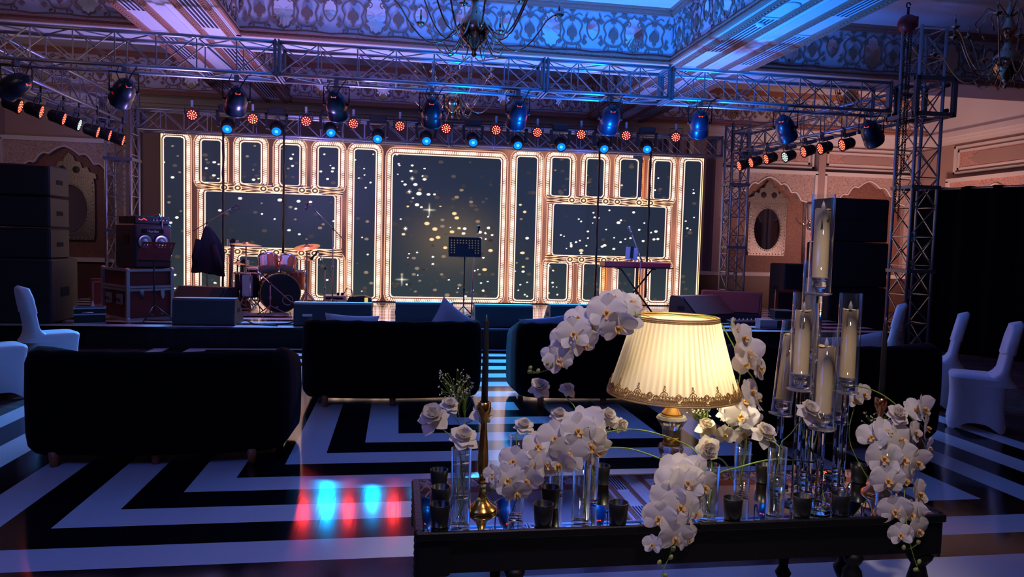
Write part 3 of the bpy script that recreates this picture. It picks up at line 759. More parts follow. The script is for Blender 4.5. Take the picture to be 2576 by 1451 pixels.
tower(7.36, 9.6, .40, 0, 4.78, 'tall aluminium truss tower at the right front of the stage with chain hoist')
tower(6.40, 13.45, .34, .29, 3.95, 'aluminium truss tower just right of the screen', .36)
tower(-4.97, 13.45, .40, .29, 3.95, 'aluminium truss tower left of the screen behind the amplifier', .36)
tower(8.6, 12.4, .3, 0, 2.0, 'short dark truss leg beyond the right front tower') if False else None
# sleeve block of the right front tower
sb = thing('sleeve_block', 'square aluminium sleeve block riding on the right front tower', 'truss sleeve', (7.56, 9.8, 3.48))
q = MB(); a = .30; h = .56
for s1 in (-1, 1):
    for s2 in (-1, 1):
        q.box((s1*a - .03, s2*a - .03, 0), (s1*a + .03, s2*a + .03, h))
        q.box((-a, s1*a - .03, (0 if s2 < 0 else h - .06)), (a, s1*a + .03, (.06 if s2 < 0 else h)))
        q.box((s1*a - .03, -a, (0 if s2 < 0 else h - .06)), (s1*a + .03, a, (.06 if s2 < 0 else h)))
q.build('frame', M_alud, sb)
q = MB()
for s1 in (-1, 1):
    for s2 in (-1, 1): 
        for zz in (.1, h - .1): q.lathe([(.028, -.03), (.028, .03)], 10, Matrix.Translation((s1*.235, s2*.235, zz)) @ Matrix.Rotation(PI/2, 4, 'X'))
q.build('roller', M_black, sb)
# chain hoist
M_red = mat('hoist_red', (0.35, .02, .015), .4); M_chain = mat('chain_steel', (.05, .045, .045), .4, .8)
hp = at(2283, 60, 'y', 9.25)
ho = thing('chain_hoist', 'red chain hoist hanging from the top of the right front tower', 'chain hoist', hp)
q = MB(); q.lathe([(.0001, -.09), (.10, -.08), (.125, -.03), (.125, .03), (.10, .08), (.0001, .09)], 16, Matrix.Rotation(PI/2, 4, 'X')); q.box((-.06, -.06, -.05), (.12, .06, .09)); q.build('housing', M_red, ho)
q = MB(); q.tube([(0, 0, .10), (0, 0, .22)], .018, 6); q.tube([(.03*math.cos(i*.5), 0, .25 + .035*math.sin(i*.5)) for i in range(12)], .010, 5); q.build('hook', M_chain, ho)
def chain(mbq, x, y, z0, z1):
    z = z1; i = 0
    while z > z0:
        r = .017; c = []
        for k in range(9):
            a = 2*PI*k/8; u = r*.7*math.cos(a); v = r*1.5*math.sin(a)
            c.append((x + (u if i % 2 else 0), y + (0 if i % 2 else u), z + v))
        mbq.tube(c, .0045, 4, cap=False, smooth=False); z -= .036; i += 1
for dx, L in ((-.05, 2.6), (.03, 2.7), (.07, 2.0)):
    q = MB(); chain(q, dx, (-.03 if dx < 0 else 0), -L, -.08); q.build('chain', M_chain, ho)
# counterweight frame hanging in the far right tower
q = MB(); 
ch2 = thing('hanging_chain', 'dark chain hanging beside the tower right of the screen', 'chain', (6.30, 13.30, 3.9))
chain(q, 0, 0, -3.55, 0); q.build('chain', M_chain, ch2)
# black steel ropes in front of the screen
for i, px in enumerate((561, 713, 1503, 1631)):
    p = at(px, 560, 'y', 13.66)
    q = MB(); pts = [(p.x + .004*math.sin(k*1.9 + i), 13.66, 3.50 - k*.15) for k in range(17 if i == 1 else 21)]
    q.tube(pts, [.023 + .004*math.sin(k*2.3) for k in range(len(pts))], 5)
    tag(q.build('hanging_cable', M_black), 'black cable hanging before the screen, %s' % ('left of the drum kit over the guitars', 'directly above the tom drums', 'beside the left end of the keyboard', 'over the right half of the keyboard')[i], 'cable', 'cables hanging before the screen')

# ------------------------------------------------------------------ stage lamps
M_lens = mat('lamp_front', (.03, .004, .004), .3)
G_red = glow('led_red', (1.0, .05, .02), 2.6)
G_redc = glow('led_red_core', (1.0, .42, .25), 4.0)
G_white = glow('led_white', (.75, .95, .85), 1.3)
G_blue = glow('beam_blue', (0.005, .27, 1.0), 1.15)
G_bluec = glow('beam_blue_core', (.12, .75, 1.0), 1.2)
G_disp = glow('red_digits', (1.0, .06, .03), 2.2)
def par(white=False):
    root = thing('par_can', None, 'stage light')
    q = MB(); q.lathe([(.055, -.20), (.085, -.17), (.092, -.05), (.105, 0), (.105, .012), (.095, .012), (.092, .0)], 20, caps=False)
    q.lathe([(.0001, -.20), (.055, -.20)], 20, caps=False); q.build('can', M_black, root)
    q = MB(); q.lathe([(.093, .002), (.0001, .002)], 20, caps=False); q.build('lens_plate', M_lens, root)
    q = MB(); q2 = MB()
    for (rr, n) in ((0, 1), (.036, 6), (.070, 11)):
        for k in range(n):
            a = 2*PI*k/max(n, 1) + rr*9
            c = (rr*math.cos(a), rr*math.sin(a), .006)
            q.lathe([(.0145, 0), (.012, .003), (.0001, .004)], 8, Matrix.Translation(c), caps=False)
            q2.lathe([(.0075, .0041), (.0001, .0045)], 6, Matrix.Translation(c), caps=False)
    l = q.build('led', G_white if white else G_red, root)
    q2.build('led_core', G_white if white else G_redc, l)
    q = MB(); q.tube([(.115, 0, -.08), (.115, .16, -.08), (-.115, .16, -.08), (-.115, 0, -.08)], .008, 5); q.build('yoke', M_black, root)
    q = MB(); q.box((-.02, .15, -.10), (.02, .25, -.06)); q.box((-.02, .10, -.26), (.02, .16, -.06)); q.build('clamp', M_alud, root)
    return root
def aim(root, loc, d, roll=0):
    """local z looks along d, local y is upwards"""
    z = Vector(d).normalized(); x = Vector((0, 0, 1)).cross(z).normalized(); y = z.cross(x)
    m = Matrix((( x.x, y.x, z.x), (x.y, y.y, z.y), (x.z, y.z, z.z)))
    root.rotation_euler = m.to_euler(); root.location = loc
    return root
NUM = ['first', 'second', 'third', 'fourth', 'fifth', 'sixth', 'seventh', 'eighth', 'ninth', 'tenth', 'eleventh']
pr = par(); used = False; LATER = []; HANG = []
def place_par(loc, d, label, group):
    global used
    if not used: o = pr; used = True; o['label'] = label; o['group'] = group
    else: o = dup(pr, loc, label=label, group=group)
    return aim(o, loc, d)
for i, (px, py) in enumerate(((483,289),(636,299),(770,305),(889,311),(1006,317),(1122,323),(1248,327),(1352,333),(1462,338),(1575,341),(1700,345))):
    p = at(px, py, 'y', 13.5); d = (CAM - p).normalized(); d = Vector((d.x, d.y, d.z - .05))
    o = place_par(p, d, 'round red LED stage light on the back truss, %s from the left' % NUM[i], 'red lights along the back truss')
    LATER.append(('red_beam', (0, 0, .02), (0, -.15, 1), (1.0, .03, .02), 22, o, 1.1))
for i, (px, py) in enumerate(((50,268),(103,281),(160,299),(245,332),(275,340),(309,353))):
    y = 10.7 + i * .5 if i < 3 else (12.6, 13.0, 13.45)[i-3]
    p = at(px, py, 'y', (10.6, 11.05, 11.6, 12.4, 12.8, 13.15)[i])
    o = place_par(p, (1.0, .2, -.28), 'red LED stage light under the left side truss, %s from the near end' % NUM[i], 'red lights under the left side truss')
    if i < 3: LATER.append(('red_beam', (0, 0, .02), (0, -.2, 1), (1.0, .03, .02), 14, o, 2.6))
    HANG.append((o, 3.50 - .02*i))
for i, (px, py) in enumerate(((2119,365),(2064,374),(2022,382),(1928,400),(1890,409),(1860,417))):
    p = at(px, py, 'y', (10.9, 11.3, 11.7, 12.5, 12.8, 13.1)[i])
    o = place_par(p, (-1.0, .05, -.30), 'red LED stage light under the right side truss, %s from the near end' % NUM[i], 'red lights under the right side truss')
    HANG.append((o, 3.48 - .02*i))
pw = par(True); pw['label'] = 'cool white LED stage light among the red ones under the left side truss'
aim(pw, at(199, 314, 'y', 12.15), (1.0, .15, -.30))
w2 = dup(pw, (0,0,0), label='cool white LED stage light among the red ones under the right side truss'); aim(w2, at(1975, 395, 'y', 12.2), (-1.0, -.05, -.35))
w3 = dup(pw, (0,0,0), label='cool white LED stage light aimed down at the near end of the right side truss'); aim(w3, at(2198, 355, 'y', 10.3), (-.8, -.35, -.55))

def moving_head():
    root = thing('moving_head', None, 'moving head light')
    q = MB(); q.bbox((-.15, -.12, .0), (.15, .12, .10), .02); q.build('base', M_black, root)
    q = MB()
    for s in (-1, 1): q.prism([(s*.175 - .022, .0), (s*.175 + .022, .0), (s*.16 + .02, -.27), (s*.16 - .02, -.27)], -.06, .06)
    q.box((-.19, -.06, -.03), (.19, .06, 0)); q.build('yoke', M_black, root)
    hd = MB(); A = Matrix.Translation((0, 0, -.24)) @ Matrix.Rotation(math.radians(122), 4, 'X')
    hd.lathe([(.0001, -.14), (.08, -.13), (.11, -.07), (.115, .02), (.10, .10), (.092, .17), (.080, .17), (.078, .15)], 20, A, caps=False)
    h = hd.build('lamp_head', M_black, root)
    q = MB(); q.lathe([(.080, .155), (.055, .158)], 20, A, caps=False); q.lathe([(.055, .158), (.030, .159)], 20, A, caps=False); q.build('lens', G_blue, h)
    q = MB(); q.lathe([(.030, .160), (.0001, .163)], 16, A, caps=False); q.build('bulb_core', G_bluec, h)
    q = MB(); q.box((-.02, .10, .0), (.02, .27, .03)); q.build('clamp', M_alud, root)
    return root, A
mh, MA = moving_head()
mhd = (MA.to_3x3() @ Vector((0, 0, 1)))
for i, (px, py) in enumerate(((569,325),(692,331),(829,334),(950,350),(1072,355),(1191,359),(1303,366),(1413,370),(1521,375),(1632,376))):
    p = at(px, py, 'y', 13.3) + Vector((0, .135, .325))
    lab = 'black moving head with bright blue beam on the back truss, %s from the left' % NUM[i]
    rz = (-.06, .03, .09, -.05, .04, .0, .07, .05, .1, -.04)[i] + math.atan2(p.x - 0.6, 12) * -.6
    if i == 0: o = mh; o.location = p; o.rotation_euler = (0, 0, rz); tag(o, lab, None, 'blue moving heads on the back truss')
    else: o = dup(mh, p, rz, label=lab)
    d = Matrix.Rotation(rz, 3, 'Z') @ mhd
    src = Vector((0, 0, -.24)) + mhd * .19
    tw = [Vector((-3.3, 7.9, .4)), Vector((-2.2, 9.3, .2)), Vector((-.5, 9.3, .2)), Vector((.6, 8.9, 0)), Vector((1.1, 9.0, 0)), Vector((1.2, 8.2, 0)), Vector((1.3, 9.2, 0)), Vector((2.4, 9.0, 0)), Vector((3.4, 9.2, .2)), Vector((4.9, 9.6, .2))][i]
    tl = Matrix.Rotation(-rz, 3, 'Z') @ (tw - p)
    LATER.append(('blue_beam', src, tl, (0.002, .36, 1.0), 1500, o, .72))

def wash():
    root = thing('spot_can', None, 'stage light')
    q = MB(); q.lathe([(.0001, -.19), (.045, -.175), (.095, -.11), (.118, -.03), (.122, .03), (.116, .045), (.122, .06), (.120, .15), (.126, .155), (.126, .175), (.114, .175), (.11, .15), (.0001, .14)], 24, caps=False)
    can = q.build('can', mat('glossy_black_can', (.010, .014, .03), .33, coat=.25), root)
    q = MB()
    for k in (-1, 0, 1): q.box((k*.018 - .006, .062, -.149), (k*.018 + .006, .068, -.140)); q.box((k*.018 - .006, .050, -.157), (k*.018 + .004, .055, -.146))
    q.box((-.03, .054, -.152), (.03, .059, -.147)); q.build('digit_display', G_disp, can)
    q = MB(); q.tube([(.145, 0, 0), (.145, 0, .20), (-.145, 0, .20), (-.145, 0, 0)], .009, 5, smooth=False)
    for s in (-1, 1): q.lathe([(.02, 0), (.02, .03), (.008, .035)], 10, Matrix.Translation((s*.12, 0, 0)) @ Matrix.Rotation(s*PI/2, 4, 'Y'))
    q.build('yoke', M_black, root)
    q = MB(); q.box((-.025, -.03, .20), (.025, .03, .27)); q.build('clamp', M_alud, root)
    q = MB(); q.tube([(.01, -.13, .02), (.05, -.17, .12), (.12, -.08, .26), (.20, .02, .30)], .007, 5); q.tube([(-.02, -.13, .02), (-.08, -.16, .16), (-.05, -.06, .26)], .006, 5); q.build('power_cable', M_black, root)
    return root
wl = wash()
wd = [((42,212), (-1.0, .45, -.45)), ((312,224), (-.55, .75, -.55)), ((595,250), (-.25, .8, -.6)), ((846,262), (.1, .8, -.7)), ((1086,280), (.05, .8, -.75)), ((1302,285), (.0, .8, -.75)), ((1535,298), (.05, .8, -.75)), ((1760,308), (.25, .75, -.7)), ((1975,315), (.55, .5, -.65)), ((2192,308), (.6, .4, -.6))]
for i, ((px, py), d) in enumerate(wd):
    p = at(px, py, 'y', 9.62); p.z = min(p.z, 3.53 - .305)
    lab = 'round black stage spotlight with red digits under the front truss, %s from the left' % NUM[i]
    if i == 0: o = wl; tag(o, lab, None, 'spotlights under the front truss')
    else: o = dup(wl, p, label=lab)
    z = Vector(d).normalized()
    yaw = math.atan2(-z.x, z.y)
    o.location = p; o.scale = (1.1,)*3; o.rotation_euler = (0, 0, yaw * .6)
    for ch in o.children:
        if ch.name.startswith('can'): ch.rotation_euler = (math.asin(z.z) - PI/2 + PI, 0, yaw * .4); ch.rotation_euler = (-(PI/2 - math.asin(z.z)) , 0, yaw*.4)
HANG += [(pw, 3.44), (w2, 3.44), (w3, 3.5)]
for o, zc in HANG:
    h = zc - o.location.z; R3 = o.rotation_euler.to_matrix().inverted()
    a = R3 @ Vector((0, 0, .13)); b_ = R3 @ Vector((0, 0, max(.2, h + .03)))
    q = MB(); q.tube([a, b_], .014, 5); q.build('hanger', M_black, o)
for (nm, src, tg, colr, en, par_, sz) in LATER:
    light('SPOT', nm, src, tg, colr, en, parent=par_, spot_size=sz, spot_blend=1.0, shadow_soft_size=.06)
# lights that make the truss and the near floor blue and violet
light('SPOT', 'truss_blue_spill', (1.5, 6.5, .4), (1.5, 9.7, 3.6), (.06, .17, 1.0), 700, spot_size=1.9, spot_blend=1.0, shadow_soft_size=.2)
light('SPOT', 'red_floor_wash', (-2.0, 13.2, 3.5), (-1.5, 11.0, .3), (1.0, .12, .18), 260, spot_size=1.3, spot_blend=.8, shadow_soft_size=.1)
light('SPOT', 'red_floor_wash', (5.6, 13.0, 3.4), (5.2, 11.0, .3), (1.0, .12, .18), 200, spot_size=1.2, spot_blend=.8, shadow_soft_size=.1)
# ------------------------------------------------------------------ band gear on the stage
ZS = .29
M_wood = mat('dark_red_wood', (.22, .05, .03), .4, var=.3, bscale=12)
M_case = mat('flight_case_red', (.16, .025, .02), .5, bump=.1, bscale=50)
M_edge = mat('case_aluminium', (.55, .50, .50), .4, .7)
M_cone = mat('silver_cone', (.6, .55, .55), .25, .9)
M_grille = mat('speaker_grille', (.012, .014, .018), .65, bump=.5, bscale=220)
M_wht = mat('white_print', (.75, .75, .75), .5)
M_amber = mat('amber_lacquer', (.45, .20, .03), .25, coat=.6)
M_skin = mat('drum_skin_clear', (.35, .30, .28), .35)
M_blackskin = mat('drum_skin_black', (.012, .012, .016), .35)
M_silv = mat('silver_sparkle_shell', (.75, .80, .78), .3, .25, var=.2, bscale=40)
M_orang = mat('copper_red_shell', (.62, .13, .05), .3, .3)
M_navy = mat('dark_sparkle_shell', (.05, .055, .08), .2, .6, coat=.6)
M_cym = mat('cymbal_bronze', (.62, .36, .16), .28, 1.0, bump=.15, bscale=60)
M_stand = mat('stand_metal', (.35, .33, .36), .3, .9)
M_jacket = mat('navy_jacket', (.008, .010, .022), .9, bump=.3, bscale=12)

def textobj(name, body, size, m, parent, loc, rot, ext=.001):
    c = bpy.data.curves.new(name, 'FONT'); c.body = body; c.size = size; c.extrude = ext; c.align_x = 'CENTER'; c.align_y = 'CENTER'; c.resolution_u = 2
    t = bpy.data.objects.new(name, c); COL.objects.link(t)
    dg = bpy.context.evaluated_depsgraph_get(); me = bpy.data.meshes.new_from_object(t.evaluated_get(dg))
    bpy.data.objects.remove(t); me.materials.clear(); me.materials.append(m)
    o = bpy.data.objects.new(name, me); COL.objects.link(o); o.parent = parent; o.location = loc; o.rotation_euler = rot
    return o
FRONT = (PI/2, 0, 0)
# floor monitors: the wedge lies with its back to the hall
def wedge(W, H, D, label, loc, rz, badge=False, group='stage monitors along the stage edge'):
    root = thing('floor_monitor', label, 'stage monitor', loc, rz, group)
    q = MB(); pr_ = [(-D/2, .02), (-D/2 + .03, H*.92), (-D/2 + .06, H), (-D/2 + D*.42, H), (D/2, H*.30), (D/2, 0), (-D/2 + .03, 0)]
    n = len(pr_)
    vs = [(-W/2, y, z) for y, z in pr_] + [(W/2, y, z) for y, z in pr_]
    q.add(vs, [tuple(range(n)), tuple(range(2*n-1, n-1, -1))] + [(i, (i+1) % n + 0, (i+1) % n + n, i + n) for i in range(n)][::1])
    q.build('cabinet', M_cabs, root)
    q = MB(); q.box((-W/2 + .03, 0, 0), (W/2 - .03, .012, math.hypot(D*.58, H*.7) - .04))
    g = q.build('grille', M_grille, root); g.location = (0, D/2 + .0, H*.30 + .01); g.rotation_euler = (math.atan2(D*.58, H*.7), 0, 0)
    for s in (-1, 1):
        q = MB(); q.box((s*(W/2 + .002) - .003, -.09, H*.45), (s*(W/2 + .002) + .003, .05, H*.62)); q.build('side_handle', M_blackm, root)
    if badge:
        q = MB(); q.bbox((-W/2 + .12, -D/2 - .012, H*.42), (-W/2 + .25, -D/2 + .03, H*.52), .004); q.build('connector_plate', M_edge, root)
    return root
M_cabs = mat('monitor_cabinet_black', (.022, .024, .034), .5, bump=.2, bscale=120)
def mon(px0, px1, ytop, Y, D, label, **k):
    a = at(px0, ytop, 'y', Y); b = at(px1, ytop, 'y', Y)
    return wedge(b.x - a.x, (a.z + b.z)/2 - ZS, D, label, ((a.x + b.x)/2, Y + D/2, ZS), 0, **k)
mon(432, 590, 751, 10.14, .55, 'leftmost black floor monitor at the stage edge, right of the red flight case')
mon(738, 935, 762, 10.16, .50, 'black floor monitor with small connector plate, in front of the bass drum', badge=True)
mon(995, 1140, 762, 10.20, .50, 'black floor monitor behind the pillow, left of the centre music stand')
mon(1196, 1342, 768, 10.16, .60, 'purple-lit black floor monitor at the stage edge right of the centre music stand')
mon(1386, 1560, 768, 10.22, .50, 'black floor monitor behind the orchids, left of the keyboard')
b1 = at(1352, 800, 'z', .40)
mon(1180, 1300, 771, 10.9, .40, 'black floor monitor standing second row behind the purple-lit one') if False else None
w1 = wedge(.95, .42, .6, 'big black floor monitor at the back right of the stage beside the screen end', (5.0, 11.4, ZS), math.radians(205), group=None)
w2_ = wedge(1.0, .48, .6, 'big black floor monitor turned sideways near the tower right of the screen', (5.65, 11.7, ZS), math.radians(150), group=None)
w3_ = wedge(.85, .40, .6, 'black floor monitor glimpsed behind the leftmost one near the screen end', (-3.02, 11.9, ZS), math.radians(160), group=None)
r3 = thing('floor_monitor', 'low red-lit wedge monitor on the stage behind the orchids', 'stage monitor', (3.35, 12.2, ZS), math.radians(8))
q = MB(); q.prism([(-.45, 0), (.45, 0), (.43, .17), (-.20, .17), (-.45, .04)], -.25, .25); q.build('cabinet', mat('red_lit_monitor', (.25, .02, .02), .5), r3)  # red stage light is put into the cabinet colour
q = MB(); q.bbox((-.15, -.262, .03), (.25, -.245, .14), .004); q.build('grille', M_grille, r3)

# small fill monitor with amber label, rack units
t = thing('small_monitor', 'small black fill speaker with lit yellow label beside the screen foot', 'speaker', at(905, 762, 'y', 13.3) * 1.0)
t.location.z = ZS
q = MB(); q.prism([(-.22, 0), (.24, 0), (.20, .16), (.08, .20), (-.18, .18), (-.22, .10)], -.15, .15); q.build('cabinet', M_cabs, t)
q = MB(); q.bbox((.09, -.160, .07), (.15, -.148, .17), .003); q.build('label_plate', glow('amber_label', (.9, .65, .2), .9), t)
t = thing('rack_unit', 'stack of two silver rack units on the stage beside the drum kit', 'rack unit', (at(843, 757, 'y', 13.2).x, 13.2, ZS))
for i, z in enumerate((.0, .11)):
    q = MB(); q.bbox((-.19, -.15, z + .005), (.19, .15, z + .095), .006); h = q.build('unit', M_edge, t)
    q = MB(); q.box((-.15, -.154, z + .03), (.15, -.150, z + .065)); q.build('front_slot', M_blackm, h)
q = MB()
for x in (.05, .12): q.lathe([(.022, .2), (.022, .24), (.015, .25), (.0001, .25)], 10, Matrix.Translation((x, 0, 0)))
q.build('knob', M_blackm, t)
q = MB(); q.tube([(.14, 0, .21), (.2, -.02, .33), (.29, -.04, .30), (.32, -.05, .12), (.30, -.1, .01), (.15, -.25, .006)], .008, 5); q.build('power_cable', M_blackm, t)

# flight case with cabinet and amp heads
fa = math.radians(41)
fc = thing('flight_case', 'large red flight case with metal edges under the bass cabinet', 'flight case', (-3.65, 10.6, ZS), fa)
Wf, Df, Hf = .60, .82, .70
q = MB(); q.box((.01, .01, .03), (Wf - .01, Df - .01, Hf - .01)); q.build('body', M_case, fc)
q = MB()
for x in (0, Wf):
    for y in (0, Df): q.box((x - .022, y - .022, .0), (x + .022, y + .022, Hf))
for z in (.02, .43, .47, Hf):
    for x in (0, Wf): q.box((x - .018, 0, z - .02), (x + .018, Df, z + .012))
    for y in (0, Df): q.box((0, y - .018, z - .02), (Wf, y + .018, z + .012))
q.build('edge_profile', M_edge, fc)
q = MB()
for x in (0, Wf):
    for y in (0, Df):
        for z in (.02, Hf): q.ball((x, y, z), .035, 8, 5)
q.build('corner_ball', M_edge, fc)
for x in (.18, .46):
    q = MB(); q.box((x - .025, -.03, .33), (x + .025, -.015, .43)); q.box((x - .015, -.036, .30), (x + .015, -.02, .36)); q.build('latch', M_chrome, fc)
for y in (.22, .58):
    q = MB(); q.box((-.03, y - .09, .22), (-.012, y + .09, .36)); h = q.build('handle_dish', M_edge, fc)
    q = MB(); q.tube([(-.04, y - .05, .26), (-.055, y - .05, .30), (-.055, y + .05, .30), (-.04, y + .05, .26)], .009, 5); q.build('handle_bar', M_blackm, h)
cb = thing('bass_cabinet', 'black bass speaker cabinet with two silver cones on the red flight case', 'speaker cabinet', (-3.60, 10.70, ZS + Hf + .02), fa - .0)
q = MB(); q.bbox((0, 0, 0), (.52, .62, .62), .02); q.build('cabinet', M_cabs, cb)
q = MB(); q.box((.03, -.006, .03), (.49, .002, .59)); q.build('baffle', mat('brown_red_baffle', (.10, .025, .025), .5), cb)
for x in (.145, .37):
    A = Matrix.Translation((x, -.008, .37)) @ Matrix.Rotation(PI/2, 4, 'X')
    q = MB(); q.lathe([(.105, 0), (.105, .012), (.095, .014)], 24, A, caps=False); g = q.build('speaker_rim', M_blackm, cb)
    q = MB(); q.lathe([(.095, .012), (.045, -.0), (.04, .004), (.0001, .012)], 24, A, caps=False); q.build('cone', M_cone, g)
q = MB(); q.bbox((.10, -.02, .49), (.40, -.006, .55), .003); bd = q.build('name_badge', M_blackm, cb)
textobj('badge_lettering', 'Hartke', .055, M_wht, bd, (.25, -.022, .52), FRONT)
q = MB(); q.box((-.008, .18, .34), (.003, .36, .46)); q.build('side_handle', M_blackm, cb)
for j, (x0, x1, y0, lab) in enumerate(((.02, .50, .02, 'black bass amp head with red logo standing on the bass cabinet'), (.04, .46, .34, 'second black amp head behind the one with the red logo'))):
    ah = thing('amp_head', lab, 'amplifier', cb.matrix_world @ Vector((0, 0, 0)) if False else (-3.60, 10.70, ZS + Hf + .02 + .622), fa)
    q = MB(); q.bbox((x0, y0, 0), (x1, y0 + .27, .11), .01); q.build('housing', M_black, ah)
    q = MB()
    for k in range(5): q.lathe([(.012, 0), (.012, .012), (.0001, .012)], 8, Matrix.Translation((x0 + .25 + k*.045, y0 - .002, .055)) @ Matrix.Rotation(PI/2, 4, 'X'))
    q.build('control_knob', M_edge, ah)
    if j == 0:
        q = MB(); q.tube([(x0 + .05, y0 - .004, .065), (x0 + .09, y0 - .004, .05), (x0 + .12, y0 - .004, .075), (x0 + .16, y0 - .004, .05)], .006, 4); q.build('logo_mark', G_disp, ah)
        q = MB(); q.tube([(x1 - .2, y0 + .1, .11), (x1 - .15, y0, .14), (x1 - .12, y0 - .02, .05), (x1 - .12, y0 - .03, -.10)], .010, 5); q.build('speaker_cable', M_stand, ah)
sc = thing('small_case', 'small black equipment case with silver edges on the stage beside the flight case', 'case', (-4.18, 10.22, ZS), .35)
q = MB(); q.box((0, 0, 0), (.36, .26, .20)); q.build('body', M_black, sc)
q = MB()
for z in (0, .12, .2):
    for y in (0, .26): q.box((-.005, y - .01, z - .005), (.365, y + .01, z + .012))
    for x in (0, .36): q.box((x - .01, 0, z - .005), (x + .01, .26, z + .012))
q.build('edge_profile', M_edge, sc)
q = MB(); q.tube([(.10, -.01, .14), (.10, -.04, .15), (.22, -.04, .15), (.22, -.01, .14)], .008, 5); q.build('carry_handle', M_chrome, sc)
q = MB(); q.lathe([(.03, 0), (.03, .01), (.014, .03), (.012, .07), (.0001, .075)], 10, Matrix.Translation((-4.02, 10.40, ZS + .214)))
tag(q.build('bottle', M_wht), 'tiny white bottle standing on the small equipment case', 'bottle')
for lab, px, py, s in (('pinkish small equipment case at the right end of the stage', 1932, 826, 1), ('stack of dark equipment cases at the right end of the stage', 1968, 832, 1.1)):
    p = at(px, py, 'z', ZS); p.y = 10.35; p.x = at(px, py, 'y', 10.35).x
    c = thing('small_case', lab, 'case', (p.x - .13, p.y, ZS), -.15)
    for k in range(1 if s == 1 else 2):
        q = MB(); q.box((0, 0, k*.15), (.26*s, .22, k*.15 + .14)); b_ = q.build('body', mat('pale_case', (.35, .2, .22), .4) if s == 1 else M_black, c)
        q = MB()
        for z in (k*.15, k*.15 + .13):
            for y in (0, .22): q.box((-.004, y - .008, z), (.264*s, y + .008, z + .012))
        q.build('edge_profile', M_edge, b_)
# wooden crate and chair at the wings
cr = thing('wooden_box', 'small brown wooden box on the left side of the stage by the wall', 'box', (-4.9, 12.6, ZS), .3)
q = MB(); q.box((0, 0, 0), (.30, .25, .45)); q.build('box_body', M_wood, cr)
q = MB(); 
for (a, b, c, d) in ((.02, .28, .02, .05), (.02, .28, .39, .42), (.02, .05, .02, .42), (.25, .28, .02, .42)): q.box((a, -.012, c), (b, .001, d))
q.build('front_frame', M_goldl, cr)
fr = thing('framed_board', 'small dark board in a red wooden frame on the right side of the stage', 'frame', (at(1980, 760, 'y', 11.9).x, 11.9, ZS), -.1)
q = MB(); 
for (a, b, c, d) in ((-.22, .22, .02, .07), (-.22, .22, .47, .52), (-.22, -.17, .02, .52), (.17, .22, .02, .52)): q.box((a, -.02, c), (b, .02, d))
q.build('frame', M_wood, fr); q = MB(); q.box((-.17, -.008, .07), (.17, .008, .47)); q.build('board', M_blackm, fr)
q = MB(); q.tube([(-.2, .02, .0), (-.2, .02, .06)], .015, 5); q.tube([(.2, .02, 0), (.2, .02, .06)], .015, 5); q.tube([(0, .02, .4), (0, .25, 0)], .012, 5); q.build('prop_leg', M_wood, fr)

# PA stacks
def pa(name, x0, x1, y0, y1, z0, z1, label, rows=1, purple=False, rz=0, group=None):
    root = thing(name, label, 'loudspeaker', (x0, y0, z0), rz, group)
    W, D, H = x1 - x0, y1 - y0, z1 - z0
    q = MB(); q.bbox((0, 0, 0), (W, D, H), .02); q.build('cabinet', mat('pa_cabinet', (.016, .012, .020), .6, bump=.1, bscale=80), root)
    q = MB(); h = H / rows
    for k in range(rows): q.box((.03, -.012, k*h + .02), (W - .03, .002, (k+1)*h - .02))
    q.build('grille', M_grille, root)
    for s in (0, W):
        q = MB(); q.box((s - .004, D*.35, H*.4), (s + .004, D*.65, H*.55)); q.build('side_handle', M_blackm, root)
    return root
xa = at(128, 600, 'y', 10.3).x
pa('subwoofer', xa - 1.15, xa + .04, 10.2, 11.0, ZS, 1.13, 'black subwoofer cabinet at the left end of the stage under the speaker stack')
for k in range(3):
    pa('line_speaker', xa - 1.12, xa, 10.28, 10.85, 1.13 + k*.41, 1.13 + k*.41 + .40, 'black line array speaker on the left subwoofer, %s of three' % ('lowest', 'middle', 'topmost')[k], group='line array speakers on the left subwoofer')
# array side rigging bars facing the stage
xr0 = at(2092, 600, 'y', 12.0).x; xr1 = at(2238, 600, 'y', 12.0).x
pa('subwoofer', xr0, xr1, 12.0, 12.8, 0, .86, 'lower black subwoofer of the stack beyond the right front tower', group=None)
pa('subwoofer', xr0, xr1, 12.0, 12.8, .87, 1.68, 'upper black subwoofer of the stack beyond the right front tower', group=None)
pa('line_speaker', xr0, xr1, 12.05, 12.7, 1.69, 2.47, 'black speaker cabinet topping the stack beyond the right front tower', rows=2)
pp = at(1990, 690, 'y', 12.6)
pa('side_cabinet', pp.x, at(2045, 690, 'y', 12.6).x + .35, 12.85, 13.4, ZS, 1.25, 'purple-brown speaker cabinet standing between the wall niche and the tall candle')
p = at(1962, 745, 'y', 13.6)
sf = thing('side_speaker', 'small black speaker on a stand before the right wall rail', 'loudspeaker', (p.x, 13.6, 0))
q = MB(); q.bbox((-.02, 0, .72), (.24, .25, 1.12), .02); q.build('cabinet', M_black, sf)
q = MB(); q.tube([(.11, .12, 0), (.11, .12, .72)], .02, 6); q.lathe([(.18, 0), (.18, .02), (.03, .04)], 14, Matrix.Translation((.11, .12, 0))); q.build('stand', M_blackm, sf)
